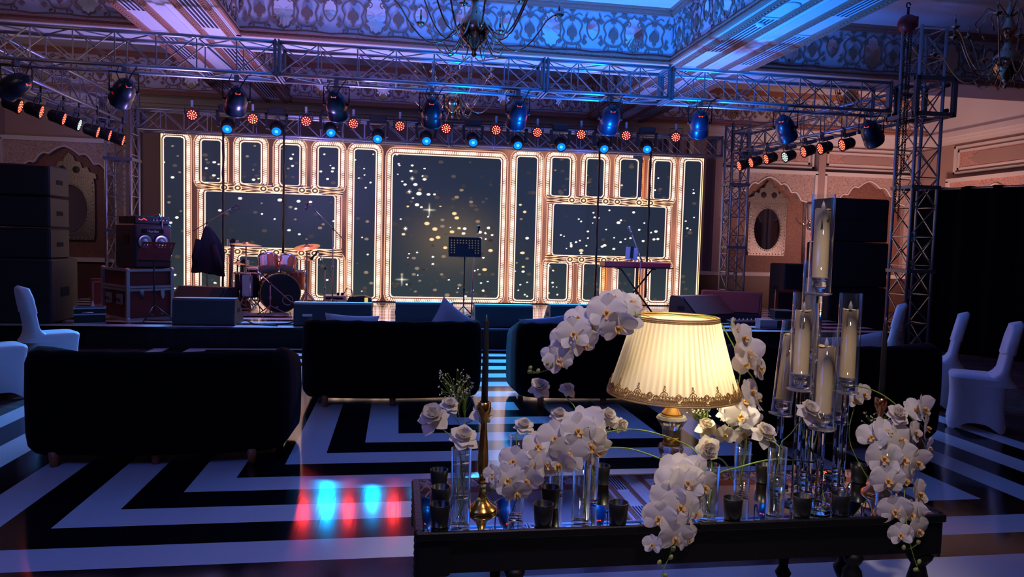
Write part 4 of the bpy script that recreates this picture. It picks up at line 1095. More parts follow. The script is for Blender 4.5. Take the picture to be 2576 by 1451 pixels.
# black drapes
def drape(x0, y0, x1, y1, h, label, n=120):
    L = math.hypot(x1-x0, y1-y0); tx, ty = (x1-x0)/L, (y1-y0)/L
    root = thing('black_drape', label, 'drape', (x0, y0, 0))
    q = MB(); pts = []
    for i in range(n + 1):
        u = i/n*L; o = .035*math.sin(u*14) + .015*math.sin(u*31); pts.append((tx*u - ty*o, ty*u + tx*o))
    vs = []
    for (k, z) in ((1.0, .01), (.8, h*.5), (.55, h)): vs += [(a*1.0, b*1.0, z + (.012*math.sin(i*.9) if z == h else 0)) for i, (a, b) in enumerate(pts)]
    fs = [(r*(n+1)+i, r*(n+1)+i+1, (r+1)*(n+1)+i+1, (r+1)*(n+1)+i) for r in range(2) for i in range(n)]
    q.add(vs, fs, True); q.build('fabric', M_velvet, root)
    q = MB(); q.tube([(0, 0, h - .02), (tx*L, ty*L, h - .02)], .02, 6); q.build('top_pipe', M_stand, root)
    for k in (0, .5, 1):
        q = MB(); c = (tx*L*k, ty*L*k)
        q.tube([(c[0] + .1*ty, c[1] - .1*tx, 0), (c[0] + .1*ty, c[1] - .1*tx, h - .03)], .02, 6) if False else q.tube([(c[0], c[1], 0), (c[0], c[1], h - .03)], .02, 6)
        q.build('upright', M_stand, root)
    return root
drape(8.02, 10.45, 10.9, 4.8, 2.52, 'tall black pipe drape closing the right side of the hall behind the covered chairs')

# music stands and mic stands
def legs3(q, r, z, rad=.010, a0=.4, zt=None):
    for k in range(3):
        a = a0 + 2*PI*k/3; q.tube([(0, 0, zt or z), (r*math.cos(a), r*math.sin(a), .01)], rad, 5)
def music_stand(p, h, rz, label, tilt=-.25, s=1.0):
    root = thing('music_stand', label, 'music stand', (p.x, p.y, ZS), rz)
    q = MB(); q.tube([(0, 0, .12), (0, 0, h)], .011, 6); q.tube([(0, 0, h*.45), (0, 0, h*.45 + .04)], .018, 6); q.build('pole', M_black, root)
    for k in range(3):
        a = .5 + 2*PI*k/3; q = MB(); q.tube([(0, 0, .24), (.26*math.cos(a), .26*math.sin(a), .01)], .009, 5); q.tube([(0, 0, .10), (.13*math.cos(a), .13*math.sin(a), .12)], .006, 5); q.build('leg', M_black, root)
    d = MB(); W, H = .50*s, .29*s
    # desk plate with punched holes: frame strips around square openings
    nx_, nz_ = 10, 6
    def hole(i, j): return j >= 0 and (j >= 4 or (j >= 2 and (i < 2 or i > 5)) or (i < 2 or i > 7))
    cw, chh = (W - .04)/nx_, (H - .06)/nz_
    d.box((-W/2, 0, 0), (W/2, .004, .03)); d.box((-W/2, 0, H - .03), (W/2, .004, H)); d.box((-W/2, 0, .03), (-W/2 + .02, .004, H - .03)); d.box((W/2 - .02, 0, .03), (W/2, .004, H - .03))
    for i in range(nx_):
        for j in range(nz_):
            X0 = -W/2 + .02 + i*cw; Z0 = .03 + j*chh
            if hole(i, j):
                c = [(X0, Z0), (X0 + cw, Z0), (X0 + cw, Z0 + chh), (X0, Z0 + chh)]; k = 8
                ring = [(X0 + cw/2 + .0115*s*math.cos(2*PI*t/k + PI/8 - 3*PI/4 - PI/8), Z0 + chh/2 + .0115*s*math.sin(2*PI*t/k - 3*PI/4)) for t in range(k)]
                vs = [(a, 0, b) for a, b in c] + [(a, 0, b) for a, b in ring]
                fs = [(e, (e+1) % 4, 4 + (2*e + 2) % 8, 4 + 2*e + 1, 4 + 2*e) for e in range(4)]
                d.add(vs, fs)
            else: d.add([(X0, 0, Z0), (X0 + cw, 0, Z0), (X0 + cw, 0, Z0 + chh), (X0, 0, Z0 + chh)], [(0, 1, 2, 3)])
    d.box((-W/2, -.06, -.01), (W/2, .004, .0)) if False else d.box((-W/2, 0, -.01), (W/2, .055, 0))
    o = d.build('desk', M_cabs, root); o.location = (0, -.02, h - .06); o.rotation_euler = (tilt, 0, 0)
    return root
p = at(1166, 782, 'y', 10.9); music_stand(Vector((p.x, 10.9, 0)), 1.06, 0, 'perforated black music stand at the centre of the stage', -.2, .98)
p = at(388, 800, 'y', 10.5); music_stand(Vector((p.x - .0, 10.5, 0)), .92, -.25, 'perforated black music stand in front of the red flight case', -.55, .95)

def mic_stand(p, h, label, boom=None, mic='dark', a0=.3, m=None, straight_tilt=None):
    """boom: (start z, (dx,dy,dz) tip, back length)"""
    root = thing('microphone_stand', label, 'microphone stand', (p[0], p[1], ZS))
    m = m or M_stand
    q = MB(); q.tube([(0, 0, .03), (0, 0, h)], .010, 6); q.tube([(0, 0, h*.5), (0, 0, h*.5 + .05)], .017, 6); q.build('pole', m, root)
    for k in range(3):
        a = a0 + 2*PI*k/3; q = MB(); q.tube([(0, 0, .16), (.28*math.cos(a), .28*math.sin(a), .01)], .009, 5); q.build('leg', m, root)
    if boom:
        d = Vector(boom[0]); b = Vector((0, 0, h)); tip = b + d; back = b - d.normalized() * boom[1]
        q = MB(); q.tube([back, tip], .008, 6); q.tube([back, back + d.normalized() * .09], .014, 6); q.build('boom', m, root)
        q = MB(); q.ball(b, .022, 8, 5); q.build('clutch', M_black, root)
        dn = d.normalized()
        q = MB(); q.tube([tip - Vector((0, 0, .01)), tip + dn*.03 + Vector((-.03, 0, -.03))], .012, 6)
        hd = tip + Vector(boom[2]) if len(boom) > 2 else tip + dn*.08
        q.tube([tip, hd], [.012, .018], 8); q.ball(hd, .028, 8, 6); q.build('microphone', M_black, root)
        q = MB(); q.tube([hd, hd + Vector((.05, 0, .04)), tip + Vector((.06, 0, -.05)), b + d*.5 + Vector((0, 0, -.05))], .005, 4); q.build('mic_cable', M_blackm, root)
    return root
# behind the centre music stand
p = at(1186, 775, 'y', 11.6)
ms = thing('microphone_stand', 'straight microphone stand just behind the centre music stand', 'microphone stand', (p.x, 11.6, ZS))
q = MB(); q.tube([(0, 0, .02), (.02, 0, 1.0)], .011, 6); q.tube([(.02, 0, 1.0), (.07, -.05, 1.36)], .008, 6); q.build('pole', mat('rosy_stand', (.4, .2, .25), .35, .7), ms)
q = MB(); q.lathe([(.13, 0), (.13, .02), (.03, .035)], 16); q.build('base', M_black, ms)
q = MB(); q.tube([(.07, -.05, 1.36), (.08, -.06, 1.43)], [.012, .018], 8); q.ball((.082, -.062, 1.45), .028, 8, 6); q.build('microphone', M_black, ms)
# left boom with jacket
pj = at(521, 560, 'y', 12.6); H1 = pj.z - ZS
ta = at(597, 515, 'y', 12.3); tb = at(483, 566, 'y', 12.8)
dd = Vector(ta) - Vector((pj.x, 12.6, pj.z))
mic_stand((pj.x, 12.6), H1, 'tall boom microphone stand over the drums with a dark jacket hung on it', (tuple(dd), .32, (-.07, 0, -.06)), m=M_stand)
jk = thing('jacket', 'dark navy jacket hanging from the boom stand left of the drum kit', 'jacket', (pj.x, 12.52, 0))
q = MB(); rings = []
zt = H1 + ZS - .06; zb = at(530, 688, 'y', 12.5).z
def jf(u, v):
    z = zt + (zb - zt)*v; hw = .03 + .15*min(1, v*2.0)**.8 + .07*v; off = .02 + .05*v + .03*math.sin(v*5)
    a = 2*PI*u; r = 1 + .10*math.sin(a*5 + v*3)
    return (off + hw*math.cos(a)*r, .085*math.sin(a)*r*(.5 + v*.6), z - .03*math.cos(a)*v + .02*math.sin(a*3)*v)
q.grid(jf, 28, 14, True, True); q.build('body', M_jacket, jk)
q = MB(); q.tube([(-.09, -.03, zt - .22), (-.15, -.02, zt - .5), (-.15, -.03, zb + .12)], [.06, .065, .045], 8); q.build('sleeve', M_jacket, jk)
q = MB(); q.tube([(.13, -.06, zt - .30), (.21, -.07, zt - .6), (.22, -.06, zb + .05)], [.05, .065, .05], 8); q.build('sleeve', M_jacket, jk)
# right boom over the drums
pb = at(838, 575, 'y', 12.9); tb1 = at(775, 510, 'y', 12.6); dd = Vector(tb1) - Vector((pb.x, 12.9, pb.z))
mic_stand((pb.x, 12.9), pb.z - ZS, 'tall boom microphone stand on the right of the drum kit', (tuple(dd), .30, (-.03, 0, -.10)), m=M_stand)
pc = at(818, 675, 'y', 12.3); tc_ = at(800, 632, 'y', 12.2); dd = Vector(tc_) - Vector((pc.x, 12.3, pc.z))
mic_stand((pc.x, 12.3), pc.z - ZS, 'short boom microphone stand aimed at the right cymbal', (tuple(dd), .28, (-.10, 0, -.12)), m=M_stand)
pk = at(680, 713, 'y', 11.5); tk = at(733, 760, 'y', 11.45); dd = Vector(tk) - Vector((pk.x, 11.5, pk.z))
mic_stand((pk.x, 11.5), pk.z - ZS, 'low boom microphone stand crossing the front of the bass drum', (tuple(dd), .26, (.03, 0, -.02)), m=mat('rosy_stand', (.4, .2, .25)))

# drum kit
def drum(name, label, c, r, L, axis, shell, hoop, head, n=28, stripes=None, legs=False, lugs=8, floorz=ZS):
    root = thing(name, label, 'drum', c)
    A = RT((0, 0, 0), axis)
    q = MB(); q.lathe([(r*.97, -L/2), (r*.97, L/2)], n, A, caps=False); sh = q.build('shell', shell, root)
    if stripes:
        ac = min((2*PI*k/64 for k in range(64)), key=lambda a: (A @ Vector((math.cos(a), math.sin(a), 0))).y)
        for a0, m_ in stripes:
            q = MB(); vs = []
            for k in range(7):
                a = ac + a0 + .8*k/6
                vs += [A @ Vector((r*.985*math.cos(a), r*.985*math.sin(a), -L/2 + .02)), A @ Vector((r*.985*math.cos(a), r*.985*math.sin(a), L/2 - .02))]
            q.add(vs, [(2*k, 2*k+2, 2*k+3, 2*k+1) for k in range(6)], True); q.build('shell_band', m_, root)
    for s in (-1, 1):
        q = MB(); q.lathe([(r*.97, s*L/2 - .015), (r*1.03, s*L/2 - .015), (r*1.03, s*(L/2 + .015)), (r*.98, s*(L/2 + .015))], n, A, caps=False); q.build('hoop', hoop, root)
        q = MB(); q.lathe([(r*.99, s*(L/2 + .006)), (.0001, s*(L/2 + .008))], n, A, caps=False); q.build('drum_head', head, root)
    for k in range(lugs):
        a = 2*PI*(k + .5)/lugs
        for s in (-1, 1): q = MB(); q.tube([A @ Vector((r*1.03*math.cos(a), r*1.03*math.sin(a), s*L*.20)), A @ Vector((r*1.04*math.cos(a), r*1.04*math.sin(a), s*(L/2 + .012)))], .007, 5); q.build('tension_lug', M_chrome, root)
    return root
pbd = at(705, 739, 'y', 11.85); RB = (at(757, 739, 'y', 11.85).x - at(656, 739, 'y', 11.85).x)/2
pbd.z = ZS + RB + .02
bdm = drum('bass_drum', 'black bass drum with amber hoop at the front of the drum kit', pbd + Vector((-.06, .24, 0)), RB, .46, (.26, -.96, 0), M_navy, M_amber, M_blackskin, 36)
dv = Vector((.26, -.96, 0)).normalized(); A = RT(dv * .245, dv)
q = MB(); q.lathe([(.085, .002), (.075, .006), (.070, .001)], 20, A @ Matrix.Translation((.13, -.10, 0)) if False else Matrix.Translation((.11, 0, -.11)) @ A, caps=False); q.build('port_ring', M_stand, bdm)
q = MB(); q.lathe([(.045, .004), (.0001, .005)], 20, Matrix.Translation((-.05, 0, -.22)) @ A @ Matrix.Diagonal((1.0, .45, 1, 1)), caps=False); q.build('head_badge', M_wht, bdm)
for s in (-1, 1):
    q = MB(); q.tube([(s*RB*.8, -.05, -.10), (s*(RB + .12), -.22, -RB - .015)], .011, 6); q.build('spur_leg', M_chrome, bdm)
pt = at(675, 662, 'y', 11.95)
drum('tom_drum', 'left rack tom with silver and copper-red sparkle shell above the bass drum', pt, .155, .22, (-.12, .42, .88), M_orang, M_chrome, M_skin, 28, [(-.75, M_silv)])
pt2 = at(724, 662, 'y', 11.98)
drum('tom_drum', 'right rack tom with silver and copper-red sparkle shell above the bass drum', pt2, .135, .20, (.12, .42, .88), M_orang, M_chrome, M_skin, 28, [(-.75, M_silv)])
hold = thing('tom_holder', 'chrome double tom holder rising from the bass drum', 'drum hardware', (pbd.x - .03, 12.05, pbd.z + RB))
q = MB(); q.tube([(0, 0, -.03), (0, 0, .22)], .016, 8); q.tube([(0, 0, .18), (-.10, -.06, .22)], .012, 6); q.tube([(0, 0, .18), (.10, -.06, .22)], .012, 6); q.build('post', M_chrome, hold)
pf = at(614, 712, 'y', 12.0); 
drum('floor_tom', 'dark sparkle floor tom on three legs left of the bass drum', Vector((pf.x, 12.25, ZS + .42)), .20, .38, (0, 0, 1), M_navy, M_chrome, M_skin, 28, [(-.2, M_silv)])
ft = bpy.data.objects['floor_tom']
for k in range(3):
    a = -PI/2 + .4 + 2*PI*k/3; q = MB(); q.tube([(.215*math.cos(a), .215*math.sin(a), .05), (.215*math.cos(a), .215*math.sin(a), -.25), (.26*math.cos(a), .26*math.sin(a), -.415)], .009, 5); q.build('leg', M_chrome, ft)
drum('tom_drum', 'copper-red floor tom half hidden behind the right rack tom', Vector((at(742, 680, 'y', 12.5).x, 12.5, ZS + .50)), .17, .30, (0, 0, 1), M_orang, M_chrome, M_skin, 24)
sn = drum('snare_drum', 'black snare drum between the floor tom and the bass drum', Vector((at(640, 675, 'y', 12.6).x, 12.65, ZS + .62)), .17, .13, (0, -.1, 1), M_blackskin, M_chrome, M_skin, 24)
for o_ in ('snare_drum', 'tom_drum.002'):
    root = bpy.data.objects[o_]; hz = root.location.z - ZS
    q = MB()
    q.tube([(0, 0, -.07), (0, 0, -hz + .12)], .012, 6)
    for k in range(3):
        a = .3 + 2*PI*k/3; q.tube([(0, 0, -hz + .25), (.22*math.cos(a), .22*math.sin(a), -hz + .01)], .009, 5); q.tube([(0, 0, -.12), (.15*math.cos(a), .15*math.sin(a), -.07)], .007, 5)
    q.build('stand', M_chrome, root)
def cymbal(px, py, Y, r, tilt, label, sx=0):
    p = at(px, py, 'y', Y); h = p.z - ZS
    root = thing('cymbal_stand', label, 'cymbal', (p.x, Y, ZS))
    q = MB(); q.tube([(0, 0, .08), (0, 0, h + .03)], .011, 6); q.tube([(0, 0, h*.55), (0, 0, h*.55 + .05)], .018, 6); q.build('pole', M_stand, root)
    for k in range(3):
        a = .2 + 2*PI*k/3; q = MB(); q.tube([(0, 0, .32), (.27*math.cos(a), .27*math.sin(a), .01)], .010, 5); q.tube([(0, 0, .10), (.16*math.cos(a), .16*math.sin(a), .13)], .007, 5); q.build('leg', M_stand, root)
    q = MB(); q.lathe([(r, -.012), (r*.6, .004), (r*.22, .012), (r*.20, .02), (r*.10, .036), (.0001, .040)], 36, caps=False)
    c = q.build('cymbal', M_cym, root, (0, 0, h), tilt)
    q = MB(); q.lathe([(.014, .03), (.014, .06), (.0001, .065)], 8); q.build('wing_nut', M_black, c)
    return root
cymbal(619, 614, 12.1, .24, (.05, .06, 0), 'crash cymbal on a stand at the left of the drum kit')
cymbal(772, 620, 12.1, .21, (.25, -.12, 0), 'crash cymbal on a stand at the right of the drum kit')
cymbal(597, 662, 12.7, .18, (.02, .08, 0), 'hi-hat cymbal low behind the bass guitar')
cymbal(770, 653, 12.6, .20, (-.05, .06, 0), 'ride cymbal low at the right of the drum kit')
q = MB(); A = Matrix.Translation((0, 0, 0))
ru = thing('drum_rug', 'small crumpled light mat under the drum kit pedals', 'rug', (at(640, 800, 'y', 11.5).x, 11.6, ZS))
q.grid(lambda u, v: ((u-.5)*.9, (v-.5)*.5, .006 + .012*math.sin(u*9)*math.sin(v*7)**2 + .006), 16, 10); q.build('mat', mat('grey_mat', (.25, .2, .2), .9), ru)

# guitars on stands
def guitar(px, py0, py1, Y, label, body, lean=.06, headstock=True):
    a = at(px, py1, 'y', Y); b = at(px, py0, 'y', Y); L = b.z - a.z
    root = thing('bass_guitar', label, 'guitar', (a.x, Y, a.z), rot=(-.12, lean, 0))
    out = [(0, .0), (.12, .01), (.17, .08), (.15, .17), (.115, .23), (.15, .31), (.16, .40), (.10, .43), (.06, .36), (.03, .33), (-.03, .33), (-.06, .38), (-.12, .38), (-.13, .30), (-.11, .23), (-.15, .16), (-.16, .07), (-.11, .01)]
    q = MB(); q.prism(out, -.02, .02); bd_ = q.build('body', body, root)
    q = MB(); q.box((-.045, -.03, .10), (.045, -.018, .13)); q.box((-.05, -.028, .19), (.05, -.018, .22)); q.build('bridge', M_chrome, bd_)
    q = MB(); q.box((-.028, -.032, .20), (.028, -.012, L - .14)); nk = q.build('neck', mat('maple_neck', (.30, .16, .10), .4, var=.2, bscale=20), root)
    q = MB()
    for x in (-.016, -.005, .005, .016): q.tube([(x, -.036, .11), (x, -.036, L - .12)], .0012, 3, smooth=False)
    q.build('string', M_chrome, nk)
    q = MB(); q.prism([(-.03, L - .15), (.03, L - .15), (.045, L - .02), (.0, L), (-.05, L - .04)], -.022, -.008); hs = q.build('headstock', M_black, root)
    q = MB()
    for k in range(5):
        for s in (-1, 1): q.tube([(s*.03, -.015, L - .13 + k*.024), (s*.075, -.015, L - .13 + k*.024)], .006, 5); q.ball((s*.08, -.015, L - .13 + k*.024), .012, 6, 4)
    q.build('tuning_peg', M_chrome, hs)
    st_ = thing('guitar_stand', 'black stand holding the %s' % label.split(' on ')[0], 'guitar stand', (a.x + .02, Y + .10, ZS))
    q = MB(); q.tube([(0, 0, 0.02), (0, .0, .55)], .012, 6)
    for k in range(3): 
        an = -PI/2 + 2*PI*k/3; q.tube([(0, 0, .22), (.24*math.cos(an), .24*math.sin(an), .01)], .010, 5)
    q.tube([(-.12, -.10, .16), (0, 0, .16), (.12, -.10, .16)], .010, 5); q.build('frame', M_black, st_)
guitar(577, 598, 784, 12.35, 'bass guitar with pale maple neck on a stand left of the drum kit', mat('guitar_wood', (.20, .05, .03), .3, coat=.5), .02)
guitar(603, 650, 785, 12.75, 'dark red guitar on a stand behind the bass guitar', mat('guitar_red', (.25, .04, .02), .3, coat=.5), .05)

# keyboard, stand, tablet, vocal mic
kx0 = at(1522, 664, 'y', 12.4).x; kx1 = at(1688, 664, 'y', 12.4).x; kz = at(1600, 664, 'y', 12.4).z
kb = thing('keyboard', 'long dark keyboard with red top edge on the right of the stage', 'keyboard', ((kx0+kx1)/2, 12.4, kz))
W = kx1 - kx0
q = MB(); q.bbox((-W/2, 0, -.06), (W/2, .36, .03), .012); kbody = q.build('body', mat('keyboard_red', (.30, .02, .03), .4), kb)
q = MB()
for i in range(52): q.box((-W/2 + .04 + i*(W-.08)/52, .24, .028), (-W/2 + .04 + (i+.9)*(W-.08)/52, .35, .036))
q.build('key', M_wht, kbody)
q = MB(); q.box((-W/2 - .02, -.01, -.075), (W/2 + .05, .37, -.058)); q.build('underside_tray', M_black, kb)
ks = thing('keyboard_stand', 'black folding stand under the keyboard', 'keyboard stand', ((kx0+kx1)/2, 12.42, ZS)); hh_ = kz - ZS - .08
for s in (-1, 1):
    q = MB(); q.tube([(-.32*s, .06 + .05*s, .01), (.32*s, .06 + .05*s, hh_)], .016, 6); q.tube([(-.32*s, -.02, .015), (-.32*s, .3, .015)], .016, 6); q.tube([(.32*s, -.02, hh_ - .01), (.32*s, .32, hh_ - .01)], .014, 6); q.build('leg', M_black, ks)
tp = at(1588, 640, 'y', 12.55)
tb_ = thing('tablet', 'tablet in a white case held upright above the keyboard', 'tablet', (tp.x, 12.55, kz + .04), -.1)
q = MB(); q.bbox((-.11, 0, .03), (.11, .012, .26), .003); o = q.build('case', mat('tablet_case', (.45, .42, .55), .4), tb_); o.rotation_euler = (-.2, .1, 0)
q = MB(); q.box((-.03, -.012, .06), (.03, .004, .27)); q.tube([(0, .01, 0), (0, .0, .10)], .01, 5); o = q.build('holder', M_black, tb_); o.rotation_euler = (-.2, .1, 0)
pm = at(1605, 700, 'y', 12.1); top = at(1590, 577, 'y', 12.0); mid = at(1613, 655, 'y', 12.1)
vm = thing('microphone_stand', 'microphone stand at the keyboard, its boom lit bright blue', 'microphone stand', (mid.x - .02, 12.1, ZS))
q = MB(); q.tube([(0, 0, .02), (.01, 0, mid.z - ZS)], .010, 6); q.build('pole', mat('rosy_stand', (.4, .2, .25)), vm)
q = MB(); q.lathe([(.13, 0), (.13, .02), (.03, .035)], 16); q.build('base', M_black, vm)
q = MB(); b0 = Vector((.04, 0, mid.z - ZS - .03)); b1 = Vector((top.x - vm.location.x, -.1, top.z - ZS - .08)); q.tube([b0, b0.lerp(b1, .35), b0.lerp(b1, .36), b1], [.016, .016, .010, .010], 6); q.build('boom', M_stand, vm)
q = MB(); dn = (b1 - b0).normalized(); q.tube([b1, b1 + dn*.10], [.013, .020], 8); q.ball(b1 + dn*.12, .032, 10, 6); q.build('microphone', M_stand, vm)
light('SPOT', 'blue_front_spot', (3.6, 9.9, 3.3), (4.3, 12.0, 1.6), (.03, .35, 1.0), 60, spot_size=.5, spot_blend=1.0)
# loose cables on the deck
def cable(pts, label, r=.008):
    q = MB(); out = []
    P = [Vector((a, b, 0)) for a, b in pts]
    for i in range(len(P) - 1):
        p0 = P[max(i-1, 0)]; p1 = P[i]; p2 = P[i+1]; p3 = P[min(i+2, len(P)-1)]
        for k in range(5):
            t = k/5; out.append(0.5*((2*p1) + (p2-p0)*t + (2*p0-5*p1+4*p2-p3)*t*t + (3*p1-p0-3*p2+p3)*t**3) + Vector((0, 0, ZS + r + .001)))
    out.append(P[-1] + Vector((0, 0, ZS + r + .001)))
    q.tube(out, r, 5); tag(q.build('stage_cable', M_blackm), label, 'cable')
cable([(-2.1, 10.7), (-1.9, 10.3), (-1.6, 10.15), (-1.75, 10.35), (-1.5, 10.5), (-1.4, 11.2)], 'thin black cable looping over the stage edge between the two left monitors')
cable([(5.2, 10.3), (5.6, 10.2), (6.0, 10.35), (5.7, 10.6), (6.2, 10.8), (6.6, 10.4)], 'tangled black cable lying at the right end of the stage')
cable([(-3.9, 11.0), (-3.2, 10.6), (-3.0, 10.9), (-3.3, 11.2)], 'black cable curling around the left music stand legs')
# rear mixer board lying at the wings
mx_ = thing('mixing_board', 'flat audio mixing board lying on the right end of the stage', 'mixer', (at(1880, 812, 'y', 11.0).x, 11.0, ZS))
q = MB(); q.bbox((-.30, -.15, 0), (.30, .15, .06), .01); q.build('body', M_cabs, mx_)
for i in range(8): 
    for j in range(2): q = MB(); q.lathe([(.012, .06), (.010, .085), (.0001, .086)], 8, Matrix.Translation((-.25 + i*.07, -.08 + j*.14, 0))); q.build('fader_knob', M_wht, mx_)

# ------------------------------------------------------------------ ornate wall mirrors and sconces
M_silvm = mat('silver_repousse', (.26, .24, .23), .4, .8, bump=.35, bscale=45, var=.4)
def ornate_mirror(cx_, zc, label):
    root = thing('ornate_mirror', label, 'wall mirror', (cx_, YW - .05, zc))
    q = MB(); hw, hh = .50, .66; n = 40
    ov = [(.34*math.sin(2*PI*i/n), .50*math.cos(2*PI*i/n)) for i in range(n)]
    def sq(i):
        a = 2*PI*i/n; s, c = math.sin(a), math.cos(a); k = max(abs(s)/hw, abs(c)/hh); return (s/k, c/k)
    outer = [sq(i) for i in range(n)]
    vs = [(x, 0, z) for x, z in ov] + [(x*1.04, -.035, z*1.03) for x, z in ov] + [(x, -.03, z) for x, z in outer] + [(x, .04, z) for x, z in outer]
    fs = []
    for r in range(3):
        for i in range(n): j = (i+1) % n; fs.append((r*n+i, r*n+j, (r+1)*n+j, (r+1)*n+i))
    q.add(vs, fs); frm = q.build('frame', M_silvm, root)
    q = MB(); 
    for i in range(44): a = 2*PI*i/44; q.ball((.375*math.sin(a), -.045, .54*math.cos(a)), .013, 6, 4)
    for i in range(14):
        for s in (-1, 1): q.ball((s*.46, -.035, -.6 + i*.09), .016, 6, 4)
    for i in range(11): q.ball((-.42 + i*.084, -.035, -.62), .016, 6, 4)
    q.build('bead', M_chrome, frm)
    q = MB(); q.prism([(-.54, .66), (.54, .66), (.52, .76), (.40, .80), (.36, .90), (.26, .88), (.22, 1.0), (.12, 1.02), (.08, 1.12), (0, 1.20), (-.08, 1.12), (-.12, 1.02), (-.22, 1.0), (-.26, .88), (-.36, .90), (-.40, .80), (-.52, .76)], -.035, .02); cr_ = q.build('crest', M_silvm, root)
    q = MB()
    for s in (-1, 1): q.lathe([(.075, 0), (.0001, .004)], 16, Matrix.Translation((s*.14, -.037, .84)) @ Matrix.Rotation(PI/2, 4, 'X'), caps=False)
    q.build('crest_roundel', M_black, cr_)
    q = MB(); q.add([(x*.99, -.002, z*.99) for x, z in ov], [tuple(range(n))]); q.build('mirror_glass', M_mirror, root)
    return root
ornate_mirror(9.05, 2.02, 'silver ornate oval mirror in the scalloped niche right of the screen')
ornate_mirror(-6.98, 1.98, 'silver ornate oval mirror in the dark scalloped niche left of the screen')
M_glass = mat('clear_glass', (1, 1, 1), .0, trans=1.0, ior=1.45)
for x, lab in ((10.12, 'crystal wall sconce with glass chimney on the right side of the mirror niche'), (7.98, 'crystal wall sconce with glass chimney between the truss tower and the mirror')):
    s_ = thing('wall_sconce', lab, 'sconce', (x, YW - .18, 2.15))
    q = MB(); q.lathe([(.03, -.12), (.05, -.05), (.03, 0), (.02, .10), (.045, .12)], 10); q.tube([(0, 0, 0), (-.10, -.05, -.05), (-.20, -.05, .02), (-.22, -.05, .10)], .015, 6); q.tube([(0, 0, 0), (.05, .1, -.02), (.05, .18, 0)], .015, 6); q.build('arm', M_chrome, s_)
    q = MB(); q.lathe([(.045, .12), (.055, .25), (.065, .40), (.10, .52), (.095, .52), (.06, .40), (.05, .25), (.04, .125)], 14, caps=False); q.build('glass_chimney', mat('frosty_glass', (.9, .85, .85), .15, trans=.6), s_)

# ------------------------------------------------------------------ chandeliers
M_bron = mat('polished_bronze', (.45, .30, .20), .15, 1.0)
def chandelier(loc, label, R=1.0, n=12, zt=1.3, arms2=True):
    root = thing('chandelier', label, 'chandelier', loc)
    q = MB(); q.lathe([(.02, zt), (.02, .75), (.05, .70), (.03, .62), (.07, .50), (.10, .45), (.05, .38), (.04, .28), (.10, .18), (.17, .10), (.175, .02), (.13, -.10), (.05, -.17), (.02, -.22), (.035, -.25), (.0001, -.29)], 20); q.build('body', M_bron, root)
    for k in range(n):
        a = 2*PI*k/n + .1; r = R if k % 2 == 0 else R*.72; z1 = .28 if k % 2 == 0 else .52
        ca, sa = math.cos(a), math.sin(a)
        pts = []
        for i in range(13):
            t = i/12; rr = .08 + (r - .08)*t; z = .20 - .38*math.sin(PI*min(1, t*1.15)) * (1 if k % 2 == 0 else .8) + (z1 - .20)*t**2
            pts.append((ca*rr, sa*rr, z))
        q = MB(); q.tube(pts, .010, 5); ar = q.build('arm', M_bron, root)
        q = MB(); e = pts[-1]; q.lathe([(.012, -.03), (.055, 0), (.058, .008), (.015, .012), (.015, .05)], 12, Matrix.Translation(e), caps=False); q.build('drip_pan', M_bron, ar)
        q = MB(); q.tube([(e[0], e[1], e[2] + .02), (e[0], e[1], e[2] + .16)], .012, 6); q.build('candle_tube', M_bron, ar)
    q = MB()
    for k in range(8):
        a = 2*PI*k/8 + .3; ca, sa = math.cos(a), math.sin(a)
        q.tube([(ca*.10, sa*.10, .0), (ca*.22, sa*.22, -.22), (ca*.30, sa*.30, -.25), (ca*.36, sa*.36, -.16)], .008, 5)
    q.build('lower_scroll', M_bron, root); q = MB()
    for k in range(8):
        a = 2*PI*k/8 + .3; ca, sa = math.cos(a), math.sin(a)
        q.tube([(ca*.03, sa*.03, .62), (ca*.25, sa*.25, .75), (ca*.38, sa*.38, .55), (ca*.30, sa*.30, .40)], .008, 5)
    q.build('upper_scroll', M_bron, root)
    q = MB(); q.tube([(0, 0, zt), (0, 0, 5.24 - loc[2])], .012, 6); q.lathe([(.02, 0), (.09, .02), (.09, .04)], 14, Matrix.Translation((0, 0, 5.2 - loc[2]))); q.build('hanging_rod', M_bron, root)
    return root
c1 = at(1193, 103, 'y', 8.2)
chandelier((c1.x, 8.2, c1.z + .1), 'bronze chandelier of curved candle arms hanging high above the front truss', .98, 12, 1.0)
c2 = at(1138, 282, 'y', 12.6)
chandelier((c2.x, 12.6, c2.z + .18), 'bronze chandelier hanging between the front and the back truss', .95, 12, .9)
c3 = at(2530, 190, 'y', 8.4)
chandelier((c3.x, 8.4, c3.z + .12), 'dim bronze chandelier in the right ceiling bay beyond the tower', .85, 12, .85)
c4 = at(2140, 265, 'y', 14.0)
chandelier((c4.x, 14.0, c4.z + .1), 'small dim chandelier far behind the right front truss', .65, 10, .6)
